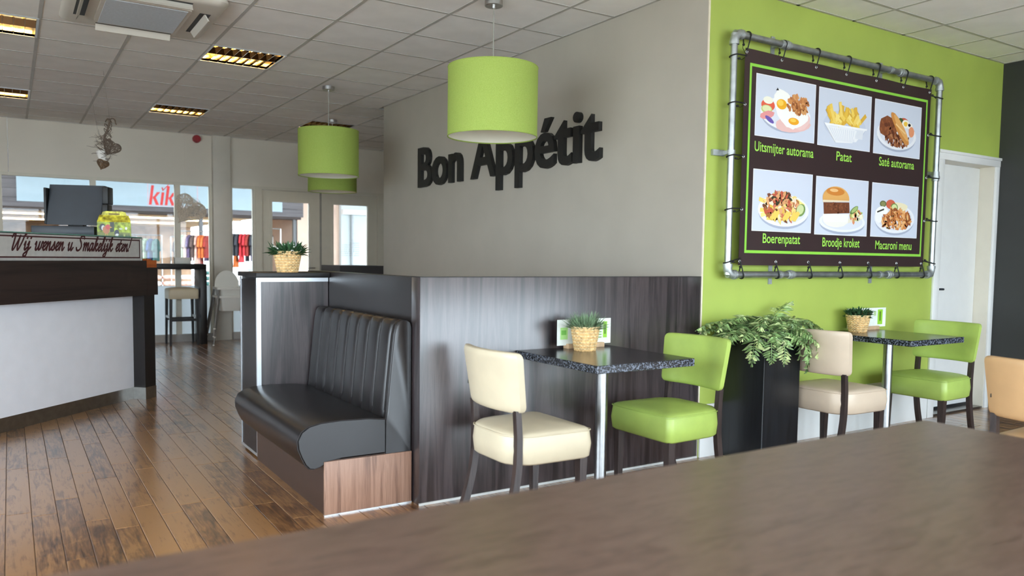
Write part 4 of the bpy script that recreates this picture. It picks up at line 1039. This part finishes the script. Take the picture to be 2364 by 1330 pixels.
def d_kroket(L, rg):
    L.plate(.52,.24,.44,.18); L.poly([(.62,.22),(.9,.3),(.86,.36),(.6,.3)],(228,222,206)); L.scatter(.77,.36,.11,.09,50,.028,[(232,220,150),(216,140,100),(240,236,210),(170,190,100)],1.5); L.ell(.73,.46,.09,.05,(96,126,66),14,.5); L.ell(.74,.47,.07,.035,(170,190,120),14,.5)
    L.ell(.38,.26,.24,.12,(238,234,226),22,0,.06); L.poly([(.14,.36),(.63,.38),(.62,.24),(.16,.22)],(240,237,230))
    L.poly([(.145,.56),(.63,.59),(.645,.40),(.16,.36)],(116,66,42)); L.scatter(.40,.48,.22,.09,120,.014,[(96,52,34),(140,84,54),(120,70,44)])
    L.poly([(.13,.56),(.62,.60),(.63,.66),(.13,.64)],(232,214,186)); L.poly([(.13,.60)]+[(.375-.25*math.cos(PI*k/14), .64+.21*math.sin(PI*k/14)) for k in range(15)]+[(.625,.62)],(222,168,96)); L.ell(.36,.76,.17,.07,(206,130,56),18); L.ell(.33,.78,.08,.03,(236,190,130),14)
def d_mac(L, rg):
    L.plate(.5,.36,.43,.28); L.ell(.58,.58,.20,.09,(236,226,190),14,0,.2); L.ell(.40,.62,.10,.09,(206,100,74)); L.ell(.24,.62,.07,.06,(96,104,62)); L.ell(.24,.62,.05,.04,(140,140,90)); L.ell(.48,.57,.075,.075,(104,140,66)); L.ell(.48,.57,.058,.058,(214,222,160))
    L.scatter(.52,.34,.32,.19,200,.026,[(206,130,70),(226,160,96),(180,104,54),(236,184,124),(150,84,44)],1.6)
    L.ell(.17,.46,.09,.10,(246,246,244),14,.3,.1); L.ell(.25,.50,.10,.07,(246,246,244),14,-.2,.1); L.ell(.16,.36,.07,.10,(240,240,238),14,-.2,.1); L.bar(.12,.46,.26,.52,.02,(60,60,50))
PWD = .586
for nm, x_, z_, h_, fn, sd in (('egg_dish_photo',.344,2.026,.385,d_egg,1),('fries_photo',.963,2.021,.385,d_fries,2),('satay_photo',1.588,2.018,.383,d_sate,3),('loaded_fries_photo',.344,1.430,.390,d_boer,4),('croquette_roll_photo',.966,1.424,.392,d_kroket,5),('macaroni_photo',1.596,1.426,.386,d_mac,6)):
    dish(nm, x_, z_, PWD, h_, fn, sd)
for txt, x_, x1_, z_ in (('Uitsmijter autorama',.348,.928,1.931),('Patat',1.173,1.345,1.935),('Saté autorama',1.665,2.106,1.937),('Boerenpatat',.452,.822,1.356),('Broodje kroket',1.057,1.474,1.345),('Macaroni menu',1.662,2.120,1.338)):
    me = text_mesh(txt, 1, .012); xx_ = [v.co.x for v in me.vertices]; m0, m1_ = min(xx_), max(xx_); k_ = (x1_-x_)/(m1_-m0)
    words = txt.split(' ')
    for q, wd_ in enumerate(words):
        pre = text_mesh(' '.join(words[:q+1]), 1, .012); re_ = max(v.co.x for v in pre.vertices)
        vs, fs = mesh_data(text_mesh(wd_, 1, .012)); sh_ = re_-max(v.x for v in vs)-m0
        b = MB(); b.flat = True
        b.add([(x_+(v.x+sh_)*k_, -.0012, z_+v.y*.088) for v in vs], fs); b.build('caption', mt_lettergreen, bn)
HKT = [.247,.583,.919,1.254,1.589,1.93,2.262]; HKS = [2.522,2.207,1.887,1.561,1.236]
eye_me = MB().tube([(.008*math.cos(a_), -.001, .008*math.sin(a_)) for a_ in [2*PI*k/12 for k in range(12)]], .0026, 5, closed=True).mesh('eyelet', mt_alu, True)
for x_ in HKT:
    for z_ in (2.524, 1.236): share('eyelet', eye_me, (x_, yb(x_, z_), z_), bn)
for z_ in HKS[1:4]:
    for x_ in (BX0+.012, BX1-.012): share('eyelet', eye_me, (x_, 0, z_), bn)
def bungee(ex, ez, px, pz, label, horiz):
    t = thing('bungee_cord', label, 'bungee cord', (ex, -0.08, ez), 0, 'black bungee cords lacing the banner')
    dx, dz = px-ex, pz-ez; P = []
    L_ = math.hypot(dx, dz); ux, uz = dx/L_, dz/L_; R_ = PR+.005
    lat = Vector((-uz, 0, ux))
    path = [Vector((0,-.006,0))]
    for k in range(9):
        th = -PI/2+PI*k/8
        path.append(Vector((dx,0,dz)) + Vector((ux*math.cos(th)*R_, math.sin(th)*R_, uz*math.cos(th)*R_)) + lat*.012*(k/8))
    path.append(Vector((dx*.45, .012, dz*.45))+lat*.016)
    MB().tube(path, .0042, 6).build('elastic_loop', mt_rubber, t, True)
    hk = Vector((dx*.45, .012, dz*.45))+lat*.016
    b = MB(); b.sphere(hk, .0085, 5); b.build('end_ball', mt_rubber, t)
    b = MB(); b.tube(catmull([hk, hk+Vector((-ux*.02,0,-uz*.02))+lat*.006, Vector((ux*.01,.008,uz*.01))+lat*.012, Vector((-ux*.004,.004,-uz*.004))+lat*.004, Vector((ux*.006,-.004,uz*.006))], 4), .0018, 5); b.build('wire_hook', mt_black, t)
ORD = ('first', 'second', 'third', 'fourth', 'fifth', 'sixth', 'seventh', 'eighth', 'ninth', 'tenth', 'eleventh', 'twelfth', 'thirteenth', 'fourteenth', 'fifteenth', 'sixteenth')
for k, x_ in enumerate(HKT):
    bungee(x_, 2.524, x_+.012, PZ1, 'black bungee loop on the top edge of the menu banner, %s from the left' % ORD[k], 0)
    bungee(x_, 1.236, x_+.012, PZ0, 'black bungee loop on the bottom edge of the menu banner, %s from the left' % ORD[k], 0)
for k, z_ in enumerate(HKS):
    zo = z_+(.004 if z_ in HKS[1:4] else -.02 if z_ > 2 else .02); pz_ = z_-(.03 if z_ > 2.4 else 0)
    bungee(BX0+.012, zo, PX0, pz_, 'black bungee loop on the left edge of the menu banner, %s from the top' % ORD[k], 1)
    bungee(BX1-.012, zo, PX1, pz_, 'black bungee loop on the right edge of the menu banner, %s from the top' % ORD[k], 1)

# ------------------------------------------------------------------ far corner: bar table, stool, high chairs
bt = thing('bar_table', 'dark bar height table along the shop window', 'table', (-2.2, 8.12, 0))
bx('top', (-1.1, -.20, 1.03), (0.87, .22, 1.105), mt_plastic_d if False else mt_panel_dark, bt, .002)
bx('leg', (0.785, -.20, 0), (0.87, .22, 1.0295), mt_panel_dark, bt, .002); bx('leg', (-1.1, -.20, 0), (-1.01, .22, 1.0295), mt_panel_dark, bt, .002)
nb = thing('napkin_box', 'white napkin box standing on the bar table', 'box', (-1.61, 8.12, 1.105))
b = MB(); b.rbox((-.10,-.05,0),(.10,.05,.085),.006); b.build('carton', mt_plastic_w, nb, 30); bx('opening', (-.06,-.012,.085),(.06,.012,.0865), mt_panel_dark, nb)
so = thing('bar_stool', 'beige padded bar stool with dark legs under the bar table', 'stool', (-1.64, 8.02, 0))
b = MB(); b.loft([[(p_[0], p_[1], z) for p_ in rr(-.19+i_, .19-i_, -.19+i_, .19-i_, .03, 4)] for z, i_ in ((.632,.004),(.64,0),(.75,0),(.765,.006),(.775,.03),(.784,.08),(.788,.13))]); b.build('seat', mt_creaml, so, 50)
for sx_ in (-1, 1):
    for sy_ in (-1, 1):
        b = MB(); c0, c1 = (sx_*.175, sy_*.175), (sx_*.165, sy_*.165)
        b.loft([[(c0[0]-.014,c0[1]-.014,0),(c0[0]+.014,c0[1]-.014,0),(c0[0]+.014,c0[1]+.014,0),(c0[0]-.014,c0[1]+.014,0)], [(c1[0]-.019,c1[1]-.019,.634),(c1[0]+.019,c1[1]-.019,.634),(c1[0]+.019,c1[1]+.019,.634),(c1[0]-.019,c1[1]+.019,.634)]]); b.build('leg', mt_panel_dark, so)
for s in (-1, 1): bx('footrest', (-.155, s*.171-.011, .33), (.155, s*.171+.011, .365), mt_panel_dark, so); bx('footrest', (s*.171-.011, -.155, .37), (s*.171+.011, .155, .40), mt_steel, so)
def highchair(label, z0, legs=True):
    t = thing('high_chair', label, 'high chair', (-1.04, 7.88, z0), 0, 'stacked white plastic high chairs')
    b = MB()
    # seat bucket
    b.loft([[(p_[0], p_[1], z) for p_ in rr(-.13-q, .13+q, -.12-q, .12+q, .05, 5)] for z, q in ((.46,0),(.50,.015),(.60,.03),(.665,.045))], cap1=False)
    b.build('seat_shell', mt_plastic_w, t, 50)
    b = MB(); dome = [(-.165,.66)]+[(-.165*math.cos(PI*k/14), .70+.20*math.sin(PI*k/14)) for k in range(15)]+[(.165,.66)]
    b.loft([[(x, y_+(.03*(z-.66)), z) for x, z in dome] for y_ in (.150, .162)]); b.build('backrest', mt_plastic_w, t, 30)
    b = MB(); o_, i_ = rr(-.20,.20,-.19,.19,.06,5), rr(-.165,.165,-.155,.155,.05,5)
    b.loft([[(p_[0],p_[1],.645) for p_ in o_],[(p_[0],p_[1],.672) for p_ in o_],[(p_[0],p_[1],.672) for p_ in i_],[(p_[0],p_[1],.645) for p_ in i_],[(p_[0],p_[1],.645) for p_ in o_]], 0, False, False); b.build('rim', mt_plastic_w, t, 30)
    for sx_ in (-1, 1):
        for sy_ in (-1, 1):
            b = MB(); a_, c_ = Vector((sx_*.17, sy_*.16, .64)), Vector((sx_*.27, sy_*.26, .012)); b.tube([a_, c_], .0125, 10); lg = b.build('leg', plain('grey_tube', (128,124,120), .4, .3), t, True)
            b = MB(); b.sphere((sx_*.271, sy_*.261, .012), .0155, 5, sq=(1,1,.75)); b.build('foot', mt_plastic_w, lg, True)
            m_ = a_.lerp(c_, .82); b = MB(); b.tube([m_, m_+(c_-a_)*.03], .016, 10); b.build('clip', mt_plastic_w, lg, True)
    return t
highchair('lower of the two stacked white plastic high chairs', 0.0)
highchair('upper of the two stacked white plastic high chairs', 0.115)

# printed opening times on the right hand glass door (seen mirrored from inside)
ot = thing('opening_times', 'pale mirrored lettering of opening times on the right glass door', 'lettering', (0.93, YB+.004, 1.25))
mt_faint = plain('pale_green_vinyl', (150,160,146), .6)
for k, s_ in enumerate(('Openingstijden', 'maandag  10.00 - 20.00 uur', 'dinsdag  10.00 - 20.00 uur', 'woensdag  10.00 - 20.00 uur', 'donderdag  10.00 - 20.00 uur', 'vrijdag  10.00 - 20.00 uur', 'zaterdag  10.00 - 20.00 uur')):
    me = text_mesh(s_, 1, .004); vs, fs = mesh_data(me); w_ = max(v.x for v in vs); kk = (.30/w_) if k else (.16/w_)
    b = MB(); b.flat = True; b.add([(.15-v.x*kk, 0, .19-.033*k+v.y*.024) for v in vs], fs); b.build('text_line', mt_faint, ot)

# ------------------------------------------------------------------ outside: street and shops
YS = 16.0
gs = bx('ground_street', (-40, 8.6, -0.12), (40, 40, -0.0985), plain('dark_street_paving', (112,110,106), .8, var=.1, scale=2)); tag(gs, 'darker paving of the shopping street', 'paving', kind='structure')
gr = bx('ground', (-60, -60, -0.16), (60, 60, -0.10), plain('grey_paving', (200,198,192), .85, var=.08, scale=2)); tag(gr, 'grey paved street outside', 'paving', kind='structure')
so_ = struct('wall_street', 'shop building across the street', 'building')
mt_fascia = wood('grey_brown_fascia', [(.3,(84,78,80)),(.6,(116,110,112)),(.8,(98,92,94))], 'x', 2.0, rough=.6)
for k in range(8):
    z_ = 2.19+.19*k; bx('fascia_board', (-14, YS, z_+.003), (2.60, YS+.25, z_+.187), mt_fascia, so_)
bx('fascia_soffit', (-14, YS+.02, 2.13), (2.55, YS+.4, 2.19), plain('dark_soffit', (70,58,54), .7), so_)
mt_pink = plain('pale_peach_render', (226,196,176), .8, var=.02)
bx('side_wall', (2.47, YS+.06, -.1), (3.55, YS+2.5, 4.2), mt_pink, so_)
bx('roof_block', (-14, YS+.25, 3.7), (3.6, YS+9, 4.2), mt_pink, so_)
shop_c = bx('shop_ceiling', (-14, YS+.4, 2.30), (2.5, YS+14, 2.38), plain('shop_ceiling_cream', (206,168,120), .8), so_)
bx('shop_back', (-14, YS+13.9, -.1), (2.5, YS+14, 2.3), plain('shop_back_wall', (160,130,104), .8, var=.2, scale=2), so_); bx('shop_side', (-14.1, YS, -.1), (-14, YS+14, 2.3), mt_pink, so_)
bx('shop_floor', (-14, YS, -.1), (2.5, YS+14, -.08), plain('shop_floor_grey', (96,86,78), .5), so_)
mt_strip = emit('shop_strip_light', (255,226,168), 5.0)
for k, (x_, y_) in enumerate(((-3.0,YS+4.5),(-3.0,YS+8.5),(-.4,YS+4.5),(.2,YS+8.5),(-5.6,YS+5.5),(1.6,YS+5.5))):
    t = thing('strip_light', ('nearer strip light in the clothes shop, left of the cash register', 'farther strip light in the clothes shop, left of the cash register', 'nearer strip light in the clothes shop, right of the cash register', 'farther strip light in the clothes shop, right of the cash register', 'leftmost strip light in the clothes shop', 'strip light in the clothes shop nearest the glass doors')[k], 'ceiling light', (x_, y_, 2.30), 0, 'strip lights in the clothes shop')
    bx('casing', (-.8,-.06,-.05),(.8,.06,-.001), mt_white, t); bx('diffuser', (-.78,-.05,-.075),(.78,.05,-.0505), mt_strip, t)
for x_ in (-6.4,-4.4,-2.2,0.2,2.42):
    bx('window_post', (x_-.04, YS+.1, -.1), (x_+.04, YS+.2, 2.13), plain('grey_post_metal', (110,110,112), .5), so_)
sg = thing('shop_sign', 'pale blue white shop sign panel with red kik lettering', 'sign', (0, YS-.03, 0))
bx('panel', (-3.46, -.03, 2.30), (2.06, .028, 3.12), plain('pale_sign_panel', (176,196,206), .4, var=.01), sg)
mt_kik = plain('red_sign_ink', (222,44,44), .45)
b = MB(); b.flat = True
def sp(pts): b.add([(-.97+x_*.72, -.0315-.0004*len(b.f), 2.34+z_*.56+0*x_) for x_, z_ in [(q[0]*.62+q[1]*.10, q[1]) for q in pts]], [tuple(range(len(pts)))])
def kk_(o_):
    sp([(o_,0),(o_+.13,0),(o_+.13,.78),(o_,.78)]); sp([(o_+.13,.24),(o_+.30,.52),(o_+.46,.52),(o_+.26,.27)]); sp([(o_+.13,.32),(o_+.24,.36),(o_+.48,0),(o_+.32,0)])
kk_(.06); sp([(.58,0),(.71,0),(.71,.52),(.58,.52)]); kk_(.80)
sp([(.54,.70),(.60,.72),(.65,.62),(.63,.56)]); sp([(.63,.56),(.65,.64),(.86,.86),(.90,.86)])
b.build('red_letters', mt_kik, sg)
b = MB(); b.flat = True
for r_ in (rect(-.965,2.32,-.955,2.86), rect(-.955,2.32,.10,2.33), rect(.09,2.33,.10,2.86)): b.add([(x_, -.0312, z_) for x_, z_ in r_], [(0,1,2,3)])
b.build('logo_outline', plain('pink_outline_ink', (240,170,180), .5), sg)
wb = struct('wall_street_white', 'white building beyond the right glass door', 'building')
bx('white_wall', (3.2, 15.0, -.1), (14, 15.2, 5), plain('white_render', (196,202,202), .8, var=.01), wb) if False else None
bx('white_wall', (3.55, 15.9, -.1), (14, 16.2, 5.0), plain('white_render', (196,202,202), .8, var=.01), wb)
bx('ledge', (3.55, 15.75, 2.30), (14, 15.9, 2.42), mt_white, wb); b = MB(); b.tube([(3.83,15.85,-.1),(3.83,15.85,2.3)], .04, 10); b.build('drainpipe', plain('grey_drainpipe', (170,174,176), .5), wb, True)
cn = struct('light_blocker_street', 'unseen canopy added to shade the shopping street', 'canopy')  # unseen roof added to keep sky light off the street and shop sign
bx('blocker_slab', (-16, 10.9, 3.35), (9, 15.85, 3.5), plain('blocker_grey', (190,188,184), .8), cn)
for x_ in (-8.0, 5.6): bx('blocker_post', (x_-.06, 11.4, -.1), (x_+.06, 11.52, 3.35), plain('blocker_post_grey', (140,140,140), .5), cn)

# clothes racks with garments
rg = random.Random(31)
def garment_mesh(kind):
    b = MB()
    if kind == 'trousers': sil = [(-.10,0),(.10,0),(.11,-.5),(.02,-.5),(0,-.12),(-.02,-.5),(-.11,-.5)]
    elif kind == 'dress': sil = [(-.05,0),(.05,0),(.12,-.05),(.16,-.2),(.10,-.2),(.16,-.6),(-.16,-.6),(-.10,-.2),(-.16,-.2),(-.12,-.05)]
    else: sil = [(-.05,0),(.05,0),(.16,-.06),(.22,-.24),(.16,-.26),(.13,-.18),(.14,-.46),(-.14,-.46),(-.13,-.18),(-.16,-.26),(-.22,-.24),(-.16,-.06)]
    b.prism(sil, 'y', -.018, .018); return b
cloth = {}
def clothmat(c):
    if c not in cloth: cloth[c] = plain('cloth_%d' % len(cloth), c, .9, var=.15, scale=18)
    return cloth[c]
CN = {(214,110,50):'orange', (150,52,44):'rust red', (90,72,66):'dark brown', (222,176,160):'peach', (70,110,104):'teal', (96,80,110):'plum', (232,228,220):'white', (52,52,58):'charcoal', (170,190,150):'sage', (200,50,56):'red', (60,84,130):'blue'}
def rack(label, x0, x1, y, z, cols, nm):
    t = thing('clothes_rack', label, 'clothes rack', ((x0+x1)/2, y, -.1)); w_ = (x1-x0)/2; zz = z+.1
    MB().tube([(-w_,0,zz),(w_,0,zz)], .012, 8).build('rail', mt_steel, t, True)
    for s in (-1, 1):
        b = MB(); b.tube([(s*w_,0,zz),(s*w_,0,.03)], .014, 8); b.build('post', mt_steel, t, True)
        b = MB(); b.tube([(s*w_,-.25,.015),(s*w_,.25,.015)], .015, 8); b.build('foot', mt_steel, t, True)
    n = len(cols)
    for k, c_ in enumerate(cols):
        kd = rg.choice(('shirt','shirt','dress')); x_ = x0+.06+(x1-x0-.12)*(k+.5)/n
        g_ = thing('garment', '%s %s, %s from the left on %s' % (CN[c_], kd, ORD[k], nm), 'garment', (x_, y, z-.075), rg.uniform(1.0,1.12), "clothes on the street racks")
        garment_mesh(kd).build('cloth', clothmat(c_), g_)
        b = MB(); b.tube(catmull([(0,0,-.0),(0,0,.035),(.012,0,.06),(.0,0,.086),(-.014,0,.072)], 4), .003, 5); b.tube([(-.13,0,-.04),(0,0,.0),(.13,0,-.04)], .005, 5); b.build('hanger', mt_black, g_)
    return t
O_, R_, D_, P_, T_, U_, Wt, Ch, Sg, Rd, Bl = CN.keys()
rack('clothes rack of orange and peach garments behind the window heart', -0.75, -0.10, 13.5, 1.70, [Sg,P_,U_,D_,P_,O_,O_,R_], 'the rack behind the window heart')
rack('clothes rack of teal and green garments behind the napkin box', -1.75, -0.95, 14.2, 1.62, [P_,T_,Bl,T_,Sg,Bl,T_], 'the rack behind the napkin box')
rack('clothes rack of red garments seen through the narrow window', 0.22, 0.78, 13.4, 1.75, [Ch,Ch,Rd,Rd,R_,Ch], 'the rack seen through the narrow window')
rack('long clothes rack of mixed dark garments at the shop front, left of the window heart', -3.4, -1.3, 15.2, 1.60, [Ch,D_,T_,Bl,U_,D_,Sg,P_,Ch,Bl,T_,D_,R_,U_,Ch,D_], 'the long rack at the shop front')
rack('clothes rack of brown and peach garments at the shop front, behind the narrow window', -0.6, 1.3, 15.3, 1.62, [D_,P_,Ch,D_,R_,U_,P_,D_,Ch,T_,O_,D_,Ch,U_], 'the brown and peach rack')
hr = rack('empty clothes rack of spare hangers seen through the left glass door', 0.85, 1.45, 14.0, 1.82, [], '')
for k in range(8):
    h_ = thing('clothes_hanger', 'black hanger with grey clips, %s from the left on the rack behind the glass door' % ORD[k], 'hanger', (.93+k*.045, 14.0, 1.745), rg.uniform(1.05,1.15), 'spare hangers')
    b = MB(); b.tube(catmull([(0,0,0),(0,0,.035),(.012,0,.06),(0,0,.086),(-.014,0,.072)], 4), .004, 5); b.tube([(-.16,0,-.10),(0,0,0),(.16,0,-.10)], .008, 5); b.build('hook', mt_black, h_)
    b = MB(); b.tube([(-.15,0,-.10),(-.14,0,-.36)], .006, 5); b.tube([(.15,0,-.10),(.14,0,-.36)], .006, 5); b.build('clips', mt_steel, h_)
# display tables with stacked textiles
def dtable(label, x, y, w, h):
    t = thing('display_table', label, 'table', (x, y, -.1)); bx('top', (-w/2,-.35,h+.06),(w/2,.35,h+.1), mt_white, t)
    for sx_ in (-1,1):
        for sy_ in (-1,1): bx('leg', (sx_*(w/2-.04)-.02, sy_*.31-.02, 0), (sx_*(w/2-.04)+.02, sy_*.31+.02, h+.06), mt_steel, t)
def pillow(x, y, z, c, lab, s=1.0, rz=0):
    t = thing('cushion', lab, 'cushion', (x, y, z), rz, 'cushions on the display tables'); b = MB()
    b.loft([[(p_[0]*k_*s, p_[1]*k_*s, zz*s) for p_ in rr(-.2,.2,-.15,.15,.05,4)] for zz, k_ in ((0,.6),(.02,.9),(.055,1.0),(.09,.9),(.115,.55))]); b.build('cover', clothmat(c), t, 60)
CN2 = [P_, Wt, (222,206,184), T_, Rd, Wt]
dtable('white display table of peach and white cushions below the bar table top', -1.0, 12.8, 1.0, .52)
for k in range(3):
    for q in range(3):
        c_ = [P_, Wt, P_][(k+q) % 3]; pillow(-1.32+.30*k, 12.8, .52+.115*q, c_, ['peach','white','peach'][(k+q) % 3]+' cushion, '+('bottom','middle','top')[q]+' of the '+('left','centre','right')[k]+' stack behind the bar stool', .72, 0)
dtable('white display table of teal and red cushions seen past the bar stool', -0.18, 12.8, .6, .52)
for q in range(4): pillow(-.33, 12.8, .52+.105*q, T_, 'teal cushion, %s of the stack seen past the bar stool' % ('lowest','second lowest','second highest','topmost')[q], .66)
for q in range(3): pillow(-.04, 12.8, .52+.12*q, Rd, 'red cushion, %s of the stack seen past the bar stool' % ('lowest','middle','topmost')[q], .62)
# wire bin of soft toys
wbn = thing('wire_bin', 'white wire bin filled with soft goods behind the narrow window', 'bin', (0.50, 12.2, -.1)); b = MB()
for z_ in (.02,.25,.5,.75,.95): b.tube([(p_[0],p_[1],z_) for p_ in rr(-.33,.33,-.25,.25,.02,2)], .006, 5, closed=True)
for k in range(14):
    x_ = -.33+.66*k/13
    for s in (-1,1): b.tube([(x_,s*.25,.02),(x_,s*.25,.95)], .004, 4)
for k in range(10):
    y_ = -.25+.5*k/9
    for s in (-1,1): b.tube([(s*.33,y_,.02),(s*.33,y_,.95)], .004, 4)
b.build('wire_mesh', mt_plastic_w, wbn)
bx('base', (-.33,-.25,0),(.33,.25,.02), mt_plastic_w, wbn); bx('price_card', (.05,-.258,.62),(.30,-.252,.82), plain('grey_card', (170,170,172), .5), wbn)
for k, (x_, y_, z_, c_, nm) in enumerate(((.33,12.08,.84,Wt,'white blanket bundle at the front left of the wire bin'),(.66,12.08,.84,Wt,'white soft toy bundle at the front right of the wire bin'),(.38,12.32,1.0,(196,210,224),'pale blue pillow on top of the wire bin'),(.66,12.32,1.0,Ch,'black soft toy bundle on top of the wire bin'),(.50,12.06,.60,(232,120,90),'orange bundle low in the wire bin'),(.34,12.10,.40,Wt,'white bundle at the bottom left of the wire bin'),(.64,12.1,.38,Ch,'charcoal bundle at the bottom right of the wire bin'))):
    t = thing('soft_goods', nm, 'textile', (x_, y_, z_-.1), rg.uniform(0,3), 'soft goods in the wire bin'); b = MB(); b.sphere((0,0,.1), .125, 8, sq=(1,.75,.75)); b.build('bundle', clothmat(c_), t, True)
